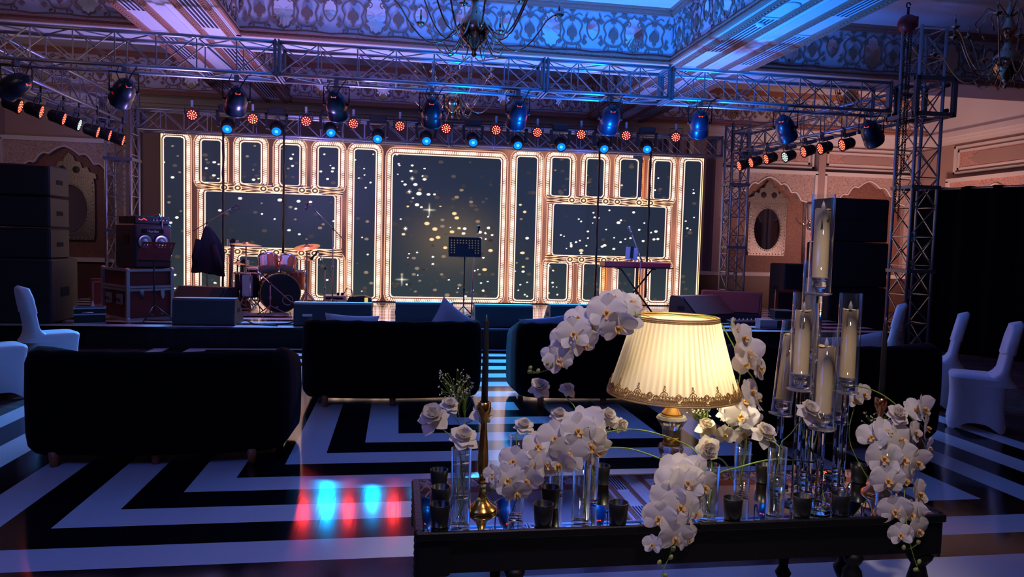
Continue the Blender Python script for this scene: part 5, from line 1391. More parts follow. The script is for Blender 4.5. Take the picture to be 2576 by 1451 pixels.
# ------------------------------------------------------------------ sofas and covered chairs
M_leg = mat('sofa_leg_wood', (.42, .13, .05), .4, var=.3, bscale=20)
def sofa(W=1.64, D=.80):
    root = thing('tufted_sofa', None, 'sofa')
    path = []; r = .22; n = 9
    path.append((-W/2, D)); path.append((-W/2, D*.6))
    for i in range(n):
        a = PI + (PI/2)*i/(n-1); path.append((-W/2 + r + r*math.cos(a), r + .05 + r*math.sin(a)))
    m = 17
    for i in range(1, m): u = i/m; x = -W/2 + r + (W - 2*r)*u; path.append((x, .05 - .05*math.sin(PI*u)))
    for i in range(n):
        a = -PI/2 + (PI/2)*i/(n-1); path.append((W/2 - r + r*math.cos(a), r + .05 + r*math.sin(a)))
    path += [(W/2, D*.6), (W/2, D)]
    prof = [(.10, .085), (.04, .09), (.01, .13), (0, .20), (-.005, .45), (0, .66), (.02, .725), (.06, .752), (.10, .735), (.125, .68), (.135, .50), (.13, .30)]
    # arc length for the scallops
    s = [0]
    for i in range(1, len(path)): s.append(s[-1] + math.dist(path[i], path[i-1]))
    vs = []
    for i, p in enumerate(path):
        a = path[max(i-1, 0)]; b = path[min(i+1, len(path)-1)]; t = Vector((b[0]-a[0], b[1]-a[1])).normalized(); nn = Vector((-t.y, t.x))
        sc = .010 * abs(math.sin(PI * s[i] / .21)) - .006
        arm = max(0, (p[1] - .30)/(D - .30)); drop = .10*arm
        for (d, z) in prof:
            zz = z + (sc if z > .7 else 0) - (drop if z > .6 else drop*.3)
            vs.append((p[0] + nn.x*d, p[1] + nn.y*d, zz))
    k = len(prof); fs = []
    for i in range(len(path) - 1):
        for j in range(k - 1): fs.append((i*k+j, (i+1)*k+j, (i+1)*k+j+1, i*k+j+1))
    fs += [tuple(range(k)), tuple((len(path)-1)*k + j for j in range(k-1, -1, -1))]
    q = MB(); q.add(vs, fs, True); q.build('backrest', M_velvet, root)
    q = MB(); q.bbox((-W/2 + .10, .10, .10), (W/2 - .10, D + .01, .30), .03); q.build('seat_base', M_velvet, root)
    q = MB(); q.bbox((-W/2 + .14, .14, .30), (W/2 - .14, D + .02, .43), .04); q.build('seat_cushion', M_velvet, root)
    for (x, y) in ((-W/2 + .22, .10), (W/2 - .22, .10), (-W/2 + .14, D - .08), (W/2 - .14, D - .08), (0, .12)):
        q = MB(); q.lathe([(.022, 0), (.034, .10)], 12, Matrix.Translation((x, y, 0.013))); q.build('leg', M_leg, root)
    return root
s0 = sofa()
s0.location = (-1.53, 4.80, 0); tag(s0, 'black tufted sofa seen from behind at the left front of the dance floor', None, 'black sofas facing the stage')
dup(s0, (-.03, 6.42, 0), label='black tufted sofa in the second row, left of the aisle', scale=(.985, 1, 1.04))
dup(s0, (1.91, 6.36, 0), label='black tufted sofa in the second row, right of the aisle behind the lamp', scale=(1, 1, 1.04))
dup(s0, (3.37, 4.82, 0), label='black tufted sofa at the right front behind the tall candles', scale=(1, 1, 1.07))
M_pil = mat('pillow_white', (.62, .60, .66), .85, bump=.3, bscale=14)
def pillow(loc, rot, label, sx=.42, sz=.40, m=M_pil):
    root = thing('throw_pillow', label, 'pillow', loc, rot=rot)
    q = MB()
    def f(u, v):
        x = (u - .5)*2; z = (v - .5)*2; k = 1 - .10*(1 - abs(x))*abs(z)**2 if True else 1
        xx = x*(1 - .10*(1 - z*z)); zz = z*(1 - .10*(1 - x*x))
        t = max(0, (1 - x**4))*max(0, (1 - z**4))
        return xx*sx/2, zz*sz/2, t**.6*.075
    g1 = lambda u, v: (lambda a: (a[0], -a[2], a[1]))(f(u, v)); g2 = lambda u, v: (lambda a: (a[0], a[2], a[1]))(f(1-u, v))
    q.grid(g1, 14, 14); q.grid(g2, 14, 14); q.build('cover', m, root)
    return root
pillow((.50, 6.84, .70), (-.25, .62, .3), 'grey-white pillow peeking over the second-row sofa left of the aisle')
pillow((-.42, 6.80, .65), (-.5, .05, .0), 'flat pale pillow barely showing above the second-row left sofa', .5, .34)
pillow((1.42, 6.74, .65), (-.5, -.12, -.1), 'blue-grey pillow barely showing above the second-row sofa behind the orchids', .52, .36, mat('pillow_blue', (.22, .26, .42), .85))
pillow((3.62, 5.24, .685), (-.5, -.10, 0), 'long white pillow along the top of the right front sofa', .60, .36)
M_cov = mat('white_spandex', (.74, .74, .80), .55, bump=.08, bscale=5, sheen=.3)
def chair():
    root = thing('covered_chair', None, 'chair')
    q = MB()
    def sqr(a, hw, hd, p):
        c, s = math.cos(a), math.sin(a); k = (abs(c)**p + abs(s)**p)**(-1/p); return hw*c*k, hd*s*k
    NU = 48
    def skirt(u, v):
        a = 2*PI*u; cor = abs(math.sin(2*a))
        if v < .001: cor = cor**3
        z = (.004 + .075*(1 - cor**1.5))*(1-v)**1 + .455*v
        flare = 1 + .10*(1-v)**2*abs(math.sin(2*a))**2 - .07*math.sin(PI*v)
        p = 3 + 3*v
        x, y = sqr(a, .215*flare, .215*flare, p)
        return (x, y, z)
    q.grid(skirt, NU, 12, True, True)
    top = [sqr(2*PI*i/NU, .205, .205, 6) for i in range(NU)]
    n0 = len(q.v)
    vs = [skirt(i/NU, 1) for i in range(NU)] + [(x, y, .475) for x, y in top] + [(x*.5, y*.5, .482) for x, y in top] + [(0, 0, .483)]
    fs = []
    for r in range(2):
        for i in range(NU): j = (i+1) % NU; fs.append((r*NU+i, r*NU+j, (r+1)*NU+j, (r+1)*NU+i))
    fs += [(2*NU+i, 2*NU+(i+1) % NU, 3*NU) for i in range(NU)]
    q.add(vs, fs, True)
    # back: slab rising from the rear, flaring into the seat
    def back(u, v):
        v = 1 - (1 - v)**1.7; a = 2*PI*u; w = .212 - .01*v
        if v > .72: w *= math.sqrt(max(0.0, 1 - ((v - .72)/.28)**2))*.92 + .08*(1-v)/.28
        t = .044 + .15*max(0, 1 - v*3.4)**2.2
        if v > .95: t *= max(.05, (1 - v)/.05)
        zc = .40 + .55*v; yc = -.165 - .02*v - .075*v**1.4 + .5*(t - .044)
        x = w*(abs(math.cos(a))**.6)*(1 if math.cos(a) > 0 else -1); y = t*(abs(math.sin(a))**.7)*(1 if math.sin(a) > 0 else -1)
        return (x, yc + y, zc)
    q.grid(back, 32, 26, True, True)
    q.build('seat_cover', M_cov, root)
    h = MB()
    def hood(u, v):
        v0 = .34 + .66*v; x, y, z = back(u, v0); vv_ = 1 - (1 - v0)**1.7; yc = -.165 - .02*vv_ - .075*vv_**1.4
        k = 1.05 + .03*math.sin(u*2*PI*5 + v*9)*(1-v) + (.04 if v < .05 else 0)
        return (x*1.03 + .004*math.sin(v*20), yc + (y - yc)*(k*1.12), z + .006 + .008*math.sin(u*2*PI*3)*(1-v))
    h.grid(hood, 36, 16, True, True); h.build('back_hood', M_cov, root)
    return root
c0 = chair()
c0.location = (5.00, 5.56, 0); c0.rotation_euler = (0, 0, math.radians(52)); tag(c0, 'white covered banquet chair at the far right, nearest the camera', None, 'white covered chairs beside the dance floor')
dup(c0, (5.24, 6.42, 0), math.radians(50), 'white covered banquet chair at the right, half hidden by the nearer covered chair')
dup(c0, (5.36, 7.45, 0), math.radians(48), 'white covered banquet chair behind the right sofa, in front of the truss tower')
dup(c0, (-3.46, 7.95, 0), math.radians(-52), 'white covered banquet chair at the left with its whole rounded back showing')
dup(c0, (-3.52, 7.02, 0), math.radians(-50), 'white covered banquet chair at the left edge, middle of three')
dup(c0, (-3.40, 6.22, 0), math.radians(-45), 'white covered banquet chair at the left edge nearest the camera, beside the left sofa')
# ------------------------------------------------------------------ coffee table with mirror top
ZTB = .50
M_tbl = mat('black_carved_wood', (.004, .004, .005), .5, bump=.25, bscale=60, spec=.3)
M_mir = mat('table_mirror', (.80, .83, .84), .012, 1.0)
x0t, x1t, y0t, y1t = .105, 2.072, 2.455, 3.005
tb = thing('coffee_table', 'black carved wooden coffee table with mirror top in the foreground', 'coffee table', ((x0t + x1t)/2, (y0t + y1t)/2, 0))
cxt, cyt = tb.location.x, tb.location.y; hx, hy = (x1t - x0t)/2, (y1t - y0t)/2
q = MB(); q.box((-hx, -hy, ZTB - .006), (hx, hy, ZTB)); q.build('mirror_top', M_mir, tb)
q = MB(); q.bbox((-hx - .03, -hy - .018, ZTB - .028), (hx + .03, -hy + .001, ZTB + .002), .004); q.bbox((-hx - .03, hy - .001, ZTB - .028), (hx + .03, hy + .016, ZTB + .001), .004)
q.bbox((-hx - .035, -hy, ZTB - .028), (-hx + .001, hy, ZTB + .004), .006); q.bbox((hx - .001, -hy, ZTB - .028), (hx + .035, hy, ZTB + .004), .006)
q.box((-hx, -hy, ZTB - .03), (hx, hy, ZTB - .0065)); q.build('top_frame', M_tbl, tb)
q = MB(); q.box((-hx + .05, -hy + .01, ZTB - .155), (hx - .05, -hy + .035, ZTB - .028)); q.box((-hx + .05, hy - .035, ZTB - .155), (hx - .05, hy - .01, ZTB - .028))
q.box((-hx, -hy + .05, ZTB - .155), (-hx + .025, hy - .05, ZTB - .028)); q.box((hx - .025, -hy + .05, ZTB - .155), (hx, hy - .05, ZTB - .028)); q.build('apron', M_tbl, tb)
for sx in (-1, 1):
    for sy in (-1, 1):
        q = MB(); X = sx*(hx - .03); Yl = sy*(hy - .045)
        q.bbox((X - .06, Yl - .05, ZTB - .165), (X + .06, Yl + .05, ZTB - .028), .008)
        # carved scallops down the outer edge
        for k in range(6): q.ball((X + sx*.052, Yl, ZTB - .045 - k*.024), (.014, .05, .013), 8, 5)
        q.lathe([(.030, 0), (.045, .03), (.050, .05), (.028, .08), (.040, .12), (.046, .17), (.038, .22), (.026, .27), (.048, .30), (.052, .315), (.040, .335)], 18, Matrix.Translation((X, Yl, 0.013)))
        q.build('leg', M_tbl, tb)
for sx in (-1, 1):
    for sy in (-1, 1):
        q = MB(); q.lathe([(.022, 0), (.036, .03), (.020, .06), (.030, .15), (.040, .22), (.034, .265), (.020, .285), (.030, .30), (.038, .32), (.026, .336)], 16, Matrix.Translation((sx*.66, sy*(hy - .03), 0.013))); q.build('baluster', M_tbl, tb)
T = lambda px, py, z=ZTB + .001: at(px, py, 'z', z)

M_wat = thin_glass('water', (.93, .96, .95), 1.33)
M_tg = thin_glass('vase_glass')
M_stem = mat('green_stem', (.22, .36, .05), .45, var=.25, bscale=60)
M_dstem = mat('dark_stem', (.06, .10, .03), .5)
# votives
M_vot = mat('black_votive_glass', (.010, .010, .010), .32, coat=.15)
def votive():
    root = thing('votive_holder', None, 'votive holder')
    q = MB(); q.lathe([(.0001, .001), (.029, .001), (.031, .004), (.0365, .078), (.035, .079), (.0335, .078), (.028, .012), (.0001, .010)], 26, caps=False); q.build('cup', M_vot, root)
    q = MB(); q.lathe([(.0265, .012), (.0285, .020), (.0001, .020)], 20, caps=False); q.build('wax', mat('dark_wax', (.03, .03, .03), .3), root)
    return root
vt = votive()
VL_ = [((1106, 1322), 'black votive glass at the front left corner of the mirror table'), ((1108, 1275), 'black votive glass, middle one of the left corner three'), ((1104, 1228), 'black votive glass at the back left corner of the mirror table'),
      ((1366, 1320), 'black votive glass front one of the pair below the white orchids'), ((1384, 1275), 'black votive glass rear one of the pair below the white orchids'), ((1554, 1316), 'black votive glass with torn label left of the lamp base'),
      ((1512, 1216), 'black votive glass near the back edge left of the lamp'), ((1842, 1304), 'black votive glass at the front edge between two flower vases'), ((2016, 1297), 'black votive glass in front of the crystal candle holders, left one'),
      ((2113, 1292), 'black votive glass in front of the crystal candle holders, right one'), ((1920, 1212), 'black votive glass at the back edge behind the small vase'), ((2160, 1212), 'black votive glass at the back edge behind the right orchids')]
for i, (p, lab) in enumerate(VL_):
    if i == 0: vt.location = T(*p); tag(vt, lab, None, 'black votives on the mirror table'); 
    else: dup(vt, T(*p), R_.random()*6, lab)

# glass vases
def vase(px, pyb, pyt, r, label, wy=None):
    b = T(px, pyb); d = at(px + (pyb - pyt)*.022, pyt, 'y', b.y); h = d.z - ZTB
    root = thing('glass_vase', label, 'vase', b)
    q = MB(); q.lathe([(.0001, 0), (r*.96, 0), (r, .006), (r, h), (r - .0022, h), (r - .0022, .016), (.0001, .014)], 28, caps=False); q.build('glass', M_tg, root)
    hw = (at(px, wy, 'y', b.y).z - ZTB) if wy else h*.6
    q = MB(); q.lathe([(.0001, .0165), (r - .0026, .0165), (r - .0026, hw), (.0001, hw)], 28, caps=False); q.build('water', M_wat, root)
    root['h'] = h
    return root
VA = {}
for k, a in dict(v1=(1157, 1322, 1128, .036, 'clear cylinder vase at the front left beside the brass candlestick', 1168), v2=(1297, 1300, 1095, .029, 'narrow clear vase under the left orchid spray'),
        v3=(1460, 1312, 1172, .034, 'clear vase below the big orchid cluster, front one', 1180), v4=(1484, 1262, 1150, .030, 'clear vase standing behind the front one below the big orchids'),
        v5=(1398, 1238, 1078, .029, 'clear vase holding the cream rose above the orchid cluster'), v6=(1780, 1305, 1168, .037, 'clear vase just right of the orchid cascade', 1180),
        v7=(1864, 1243, 1112, .033, 'tall clear vase with tangled green stems behind the votive', 1128), v8=(1948, 1302, 1125, .034, 'clear vase with two crossing stems near the tall candles', 1196),
        v9=(2222, 1282, 1120, .032, 'clear vase hidden behind the right orchid cascade'), v10=(1163, 1245, 1080, .032, 'clear vase standing behind the front left vase')).items():
    VA[k] = vase(*a)

# brass candlesticks with black tapers
M_brass = mat('antique_brass', (.62, .34, .08), .2, 1.0, bump=.1, bscale=30)
M_copper = mat('copper_stick', (.62, .28, .12), .2, 1.0)
def stick(px, pyb, ptop, ptip, m, label, lab2):
    b = T(px, pyb); z1 = at(px + (pyb - ptop)*.022, ptop, 'y', b.y).z - ZTB; z2 = at(px + (pyb - ptip)*.02, ptip, 'y', b.y).z - ZTB
    root = thing('candlestick', label, 'candlestick', b)
    s = z1/.40
    q = MB(); q.lathe([(.0001, 0), (.056, 0), (.058, .004), (.054, .012), (.040, .022), (.022, .040), (.014, .062), (.011, .085), (.013, .098), (.020, .104), (.014, .110), (.011, .118), (.014, .135), (.020, .145), (.017, .152), (.020, .19), (.016, .25), (.012, .30), (.011, .325), (.014, .340), (.024, .362), (.025, .372), (.0245, .398), (.019, .400), (.018, .385), (.0001, .384)], 28, Matrix.Diagonal((1, 1, s, 1)), caps=False); q.build('stem', m, root)
    c = thing('taper_candle', lab2, 'candle', b + Vector((0, 0, .384*s)))
    L = z2 - .384*s; q = MB(); q.lathe([(.0125, 0), (.0115, L*.5), (.0085, L*.96), (.003, L)], 14); q.build('wax', M_blackm if False else mat('black_wax', (.012, .012, .012), .45), c)
    q = MB(); q.tube([(0, 0, L), (.001, 0, L + .012)], .0012, 4); q.build('wick', M_wht, c)
stick(1212, 1285, 1010, 800, M_brass, 'turned brass candlestick at the left of the mirror table', 'tall thin black taper candle in the left brass candlestick')
stick(2203, 1240, 1000, 806, M_copper, 'coppery candlestick behind the right orchids', 'tall thin black taper candle in the right candlestick, in front of the right sofa')

# ------------------------------------------------------------------ table lamp
lb = T(1682, 1248); LY = lb.y
lz = lambda py: at(1690, py, 'y', LY).z - ZTB
lamp = thing('table_lamp', 'lit crystal table lamp with pleated cream shade in the middle of the table', 'table lamp', lb)
M_lwood = mat('amber_turned_base', (.42, .13, .04), .12, .5, coat=.6)
M_cry = mat('lamp_crystal', (.98, .95, .88), .03, trans=.80, ior=1.5)
M_cryc = mat('cut_crystal', (.95, .95, .97), .03, trans=.86, ior=1.5)
zz = {k: lz(v) for k, v in dict(a=1200, b=1165, c=1118, d=1097, e=1050, f=1040, g=1018, h=1008).items()}
q = MB(); q.lathe([(.0001, 0), (.070, 0), (.074, .006), (.072, .028), (.060, .034), (.058, .050), (.050, .058), (.040, .060), (.030, .070), (.018, .085), (.016, zz['a']), (.024, zz['a'] + .01), (.018, zz['a'] + .02), (.026, zz['b'] - .01), (.020, zz['b'])], 32, caps=False); q.build('base', M_lwood, lamp)
def facet(prof, n=10):
    mbq = MB(); mbq.lathe(prof, n, smooth=False, caps=False); return mbq
H2 = zz['c'] - zz['b']
facet([(.0001, zz['b']), (.020, zz['b']), (.046, zz['b'] + H2*.55), (.052, zz['b'] + H2*.85), (.046, zz['c']), (.0001, zz['c'])]).build('crystal_urn', M_cry, lamp)
q = MB(); q.lathe([(.0001, zz['c']), (.036, zz['c']), (.030, (zz['c'] + zz['d'])/2), (.036, zz['d']), (.0001, zz['d'])], 24, caps=False); q.build('gold_collar', M_brass, lamp)
H3 = zz['e'] - zz['d']
facet([(.0001, zz['d']), (.034, zz['d']), (.038, zz['d'] + H3*.4), (.050, zz['d'] + H3*.7), (.063, zz['e'] - .004), (.056, zz['e'] + .006), (.0001, zz['e'] + .006)], 12).build('crystal_bowl', M_cry, lamp)
q = MB(); q.lathe([(.0001, zz['e'] + .006), (.044, zz['e'] + .006), (.040, zz['f'] + .004), (.020, zz['g'] - .008), (.014, zz['g']), (.020, zz['h']), (.018, zz['h'] + .012), (.008, zz['h'] + .015), (.008, zz['h'] + .10)], 24, caps=False); q.build('gold_cap', mat('warm_brass', (.75, .42, .12), .3, 1.0), lamp)
q = MB(); q.tube([(0, 0, .07), (0, 0, zz['h'])], .004, 6); q.build('rod', M_brass, lamp)
# shade: pleated cone
zb_ = at(1693, 990, 'y', LY).z - ZTB; zt_ = at(1698, 796, 'y', LY).z - ZTB
rb_ = (at(1849, 990, 'y', LY).x - at(1537, 990, 'y', LY).x)/2; rt_ = (at(1795, 796, 'y', LY).x - at(1592, 796, 'y', LY).x)/2
m = bpy.data.materials.new('pleated_shade'); m.use_nodes = True; nt = m.node_tree; b = nt.nodes['Principled BSDF']; out = nt.nodes['Material Output']
b.inputs['Base Color'].default_value = (.85, .76, .56, 1); b.inputs['Roughness'].default_value = .7
tr = nt.nodes.new('ShaderNodeBsdfTranslucent'); tr.inputs[0].default_value = (.95, .74, .40, 1)
ms_ = nt.nodes.new('ShaderNodeMixShader'); ms_.inputs[0].default_value = .45
nt.links.new(b.outputs[0], ms_.inputs[1]); nt.links.new(tr.outputs[0], ms_.inputs[2]); nt.links.new(ms_.outputs[0], out.inputs[0])
tc = nt.nodes.new('ShaderNodeTexCoord'); w = nt.nodes.new('ShaderNodeTexNoise'); w.inputs['Scale'].default_value = 260; nt.links.new(tc.outputs['Object'], w.inputs['Vector'])
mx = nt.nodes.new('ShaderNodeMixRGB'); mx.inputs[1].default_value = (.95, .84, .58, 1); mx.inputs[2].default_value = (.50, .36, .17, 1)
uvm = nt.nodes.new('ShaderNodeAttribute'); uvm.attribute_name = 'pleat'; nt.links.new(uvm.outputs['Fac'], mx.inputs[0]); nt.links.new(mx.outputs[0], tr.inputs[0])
NPL = 60; NA = NPL*4
me_v = []; pl = []
LV = 14
for j in range(LV):
    v = j/(LV-1)
    for i in range(NA):
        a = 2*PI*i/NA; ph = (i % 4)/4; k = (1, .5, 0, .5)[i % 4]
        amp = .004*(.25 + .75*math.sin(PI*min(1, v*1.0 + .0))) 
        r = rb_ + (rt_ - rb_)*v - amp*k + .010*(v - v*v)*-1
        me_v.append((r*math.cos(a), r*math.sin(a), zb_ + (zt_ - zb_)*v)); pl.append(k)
q = MB(); q.v = me_v; q.f = [(j*NA+i, j*NA+(i+1) % NA, (j+1)*NA+(i+1) % NA, (j+1)*NA+i) for j in range(LV-1) for i in range(NA)]; q.sm = [True]*len(q.f)
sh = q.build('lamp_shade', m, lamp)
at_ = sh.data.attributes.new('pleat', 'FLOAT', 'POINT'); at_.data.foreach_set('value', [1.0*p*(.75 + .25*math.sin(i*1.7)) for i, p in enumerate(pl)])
M_trim = mat('brown_gold_trim', (.55, .32, .10), .4, .3)
for k_, (z, r) in enumerate(((zb_ + .0, rb_ + .001), (zb_ + .006, rb_), (zb_ + .012, rb_ - .002), (zt_ - .001, rt_ + .001), (zt_ - .008, rt_ + .001), (zt_ - .014, rt_ + .002))):
    if k_ % 3 == 0: q = MB()
    q.tube([(r*math.cos(2*PI*i/60), r*math.sin(2*PI*i/60), z) for i in range(61)], .0028, 5, cap=False)
    if k_ % 3 == 2: q.build('edge_braid', M_trim, sh)
sl = (rb_ - rt_)/(zt_ - zb_)
def onsh(a, h, w=.0035):
    r = rb_ - sl*h + w; return (r*math.cos(a), r*math.sin(a), zb_ + h)
q = MB(); NF = 15
for f in range(NF):
    a0 = 2*PI*f/NF + .02
    def curve(pts, r=.0016): r *= 1.25; q.tube([onsh(a0 + x/rb_, h) for x, h in pts], r, 4, smooth=False)
    for s in (-1, 1):
        curve([(0, .052), (s*.006, .050), (s*.012, .046), (s*.013, .040), (s*.009, .038)]); curve([(s*.004, .024), (s*.005, .036), (s*.002, .046)]); curve([(0, .052), (s*.005, .058), (0, .064), (-s*.003, .068), (0, .073)])
        curve([(s*x, h) for x, h in ((.006, .018), (.012, .026), (.018, .024), (.020, .018))]); curve([(s*(.030 + .009*math.cos(t*.7)), .026 + .009*math.sin(t*.7)) for t in range(9)], .002)
    for c in (-.040, -.028, -.016, -.004, .008, .020, .032, .044):
        curve([(c + .006 + .006*math.cos(t*PI/4), .029 + .005*math.sin(t*PI/4)) for t in range(9)], .0014); curve([(c - .004, .034), (c, .039), (c + .004, .034)], .0014)
        for rr in (.0065, .003): curve([(c + rr*math.cos(t*PI/4), .016 + rr*math.sin(t*PI/4)) for t in range(9)], .0017)
    c = rb_*PI/NF
    for rr in (.010, .006): curve([(c + rr*math.cos(t*PI/4), .034 + 1.2*rr*math.sin(t*PI/4)) for t in range(9)], .0018)
q.build('lace_trim', M_trim, sh)
q = MB(); q.tube([(-.02, -.1, zb_ + .01), (-.025, -.105, zb_ - .03), (-.012, -.10, zb_ - .06)], .0012, 4); q.build('loose_thread', M_wht, sh)
q = MB(); zc_ = zb_ + (zt_ - zb_)*.38; q.ball((0, 0, zc_), (.028, .028, .034), 16, 10); q.build('bulb', glow('lamp_bulb', (1, .85, .55), 9.0), lamp)
q = MB()
for k in range(3): a = 2*PI*k/3; q.tube([(.01*math.cos(a), .01*math.sin(a), zt_ - .03), (rt_*math.cos(a), rt_*math.sin(a), zt_ - .012)], .002, 4)
q.tube([(0, 0, zc_), (0, 0, zt_ - .03)], .004, 6); q.build('shade_ring', M_brass, lamp)
light('POINT', 'lamp_light', (.02, .0, zc_), None, (1.0, .83, .58), 16.0, parent=lamp, shadow_soft_size=.03)

# ------------------------------------------------------------------ crystal candle holders
M_wax = mat('ivory_wax', (.96, .74, .40), .5, var=.06, bscale=20)
M_fl = mat('led_flame_white', (.75, .72, .75), .3, trans=.3)
def holder(pd, top, r, Y, cand, label, lab2, lean=0.0, baseY=None, seed=0):
    d = at(pd[0], pd[1], 'y', Y); t = at(top[0], top[1], 'y', Y); zd = d.z - ZTB; zt2 = t.z - ZTB
    root = thing('crystal_candle_holder', label, 'candle holder', (d.x, Y, ZTB + .001))
    q = MB(); q.lathe([(.0001, 0), (.045, 0), (.045, .008), (.0001, .010)], 28, caps=False); q.build('base', mat('teal_glass_base', (.55, .85, .85), .02, trans=1.0), root)
    q = MB(); q.lathe([(.0001, .010), (.0135, .010), (.0135, zd - .012), (.0001, zd - .012)], 12, caps=False, smooth=False)
    q.ball((0, 0, .03), .017, 14, 8); q.build('stem', M_glass, root)
    L = Matrix.Translation((0, 0, zd)) @ Matrix.Rotation(lean, 4, 'Y')
    q = MB(); q.lathe([(.0001, -.012), (.020, -.012), (.048, -.006), (.050, .0), (.0001, .002)], 24, L, caps=False); q.build('dish', M_cryc, root)
    q = MB(); q.lathe([(.0001, .003), (.014, .004), (.012, .010), (.024, .020), (.028, .032), (.022, .044), (.030, .054), (.036, .058), (.034, .062), (.0001, .056)], 16, L, caps=False); q.build('crystal_cup', M_cryc, root)
    H = zt2 - zd
    q = MB(); q.lathe([(r, .003), (r, H), (r - .0022, H), (r - .0022, .003), (r, .003)], 32, L, caps=False); q.build('glass_chimney', M_tg, root)
    c = thing('pillar_candle', lab2, 'candle', (d.x, Y, ZTB + .001 + zd), rot=(0, lean, 0)); c.location = Vector((d.x, Y, ZTB + .001)) + (L @ Vector((0, 0, .060)))
    ct = at(cand[0], cand[1], 'y', Y).z - ZTB - zd - .060
    rc = r*.68; rr_ = random.Random(seed)
    q = MB(); NR = 22
    def wx(u, v):
        a = 2*PI*u; k = 1 + .02*math.sin(a*3 + seed) + .012*math.sin(a*7 + v*5)
        z = ct*v + (.006*math.sin(a*2 + seed) if v > .99 else 0)
        return (rc*k*math.cos(a), rc*k*math.sin(a), z)
    q.grid(wx, NR, 8, True, True)
    q.lathe([(rc, ct), (rc*.8, ct - .003), (.0001, ct - .008)], NR, caps=False); q.build('wax', M_wax, c)
    q = MB()
    for k in range(5):
        a = rr_.random()*6.28; l = .02 + .05*rr_.random(); z1 = ct - .01 - .03*rr_.random()
        q.tube([(rc*1.0*math.cos(a), rc*1.0*math.sin(a), ct), (rc*1.03*math.cos(a), rc*1.03*math.sin(a), z1), (rc*1.03*math.cos(a), rc*1.03*math.sin(a), z1 - l)], [.003, .003, .0042], 6)
    q.build('wax_drip', M_wax, c)
    q = MB(); q.lathe([(.0001, ct - .008), (.006, ct + .002), (.008, ct + .010), (.005, ct + .024), (.0001, ct + .036)], 12, caps=False); q.build('flame_tip', M_fl, c)
holder((2060, 737), (2067, 489), .0430, 2.62, (2066, 528), 'tallest crystal candle holder in the cluster on the mirror table', 'ivory pillar candle in the tallest crystal holder', seed=1)
holder((2012, 978), (2032, 736), .0420, 2.60, (2028, 782), 'crystal candle holder in the cluster, left of the tallest and shorter', 'ivory pillar candle second from the left in the cluster', seed=2)
holder((2128, 985), (2141, 738), .0435, 2.68, (2136, 779), 'crystal candle holder at the right of the cluster', 'ivory pillar candle at the right of the crystal cluster', seed=3)
holder((2068, 1076), (2083, 828), .0425, 2.52, (2076, 872), 'lowest crystal candle holder, front centre of the cluster', 'ivory pillar candle lowest in the crystal cluster', seed=4)
holder((1964, 1040), (1985, 808), .0420, 2.80, (1985, 842), 'leaning crystal candle holder at the left of the cluster', 'ivory pillar candle tilted in the leftmost glass', lean=.09, seed=5)
holder((2036, 905), (2045, 655), .0420, 2.86, (2043, 700), 'tall crystal candle holder half hidden behind the tallest one', 'ivory pillar candle half hidden behind the tallest one', seed=6)
holder((2108, 1060), (2122, 850), .0415, 2.90, (2118, 900), 'crystal candle holder at the back right of the cluster', 'ivory pillar candle at the back right of the cluster', seed=7)

# ------------------------------------------------------------------ flowers
def petal_mat(name, c, tcol):
    m = bpy.data.materials.new(name); m.use_nodes = True; nt = m.node_tree; b = nt.nodes['Principled BSDF']; out = nt.nodes['Material Output']
    b.inputs['Base Color'].default_value = (*c, 1); b.inputs['Roughness'].default_value = .55
    tc = nt.nodes.new('ShaderNodeTexCoord'); n = nt.nodes.new('ShaderNodeTexNoise'); n.inputs['Scale'].default_value = 25; nt.links.new(tc.outputs['Object'], n.inputs['Vector'])
    bp = nt.nodes.new('ShaderNodeBump'); bp.inputs['Strength'].default_value = .25; bp.inputs['Distance'].default_value = .003; nt.links.new(n.outputs['Fac'], bp.inputs['Height']); nt.links.new(bp.outputs[0], b.inputs['Normal'])
    t = nt.nodes.new('ShaderNodeBsdfTranslucent'); t.inputs[0].default_value = (*tcol, 1); x = nt.nodes.new('ShaderNodeMixShader'); x.inputs[0].default_value = .35
    nt.links.new(b.outputs[0], x.inputs[1]); nt.links.new(t.outputs[0], x.inputs[2]); nt.links.new(x.outputs[0], out.inputs[0])
    return m
M_orch = petal_mat('orchid_petal', (.84, .80, .78), (.9, .85, .75))
M_rosep = petal_mat('rose_petal', (.86, .80, .72), (.9, .8, .62))
M_lip = mat('orchid_lip', (.72, .42, .12), .5, var=.3, bscale=200)
M_bud = mat('orchid_bud', (.30, .34, .10), .5)
M_sepal = mat('rose_sepal', (.10, .17, .05), .5)
def petal(q, ang, L, W, cup, tipw=.5, z0=0.0, ruff=.0, side=0, n=9, m=7, seed=0):
    ca, sa = math.cos(ang), math.sin(ang)
    def f(u, v):
        u = .5 - .5*math.cos(PI*(.06 + .94*u)); vv = (v*2 - 1); w = W*max(0.0, 1 - abs(2*u**tipw - 1)**2.5)**.5
        x = L*u; y = w*vv + side*u*u*L*.15
        z = z0 + cup*(u**1.6)*L - .22*abs(vv)**2*w*(1 - u*.3) + ruff*math.sin(vv*6 + seed)*u*u
        return (ca*x - sa*y, sa*x + ca*y, z)
    q.grid(lambda a, b_: f(a, b_), n, m, True)
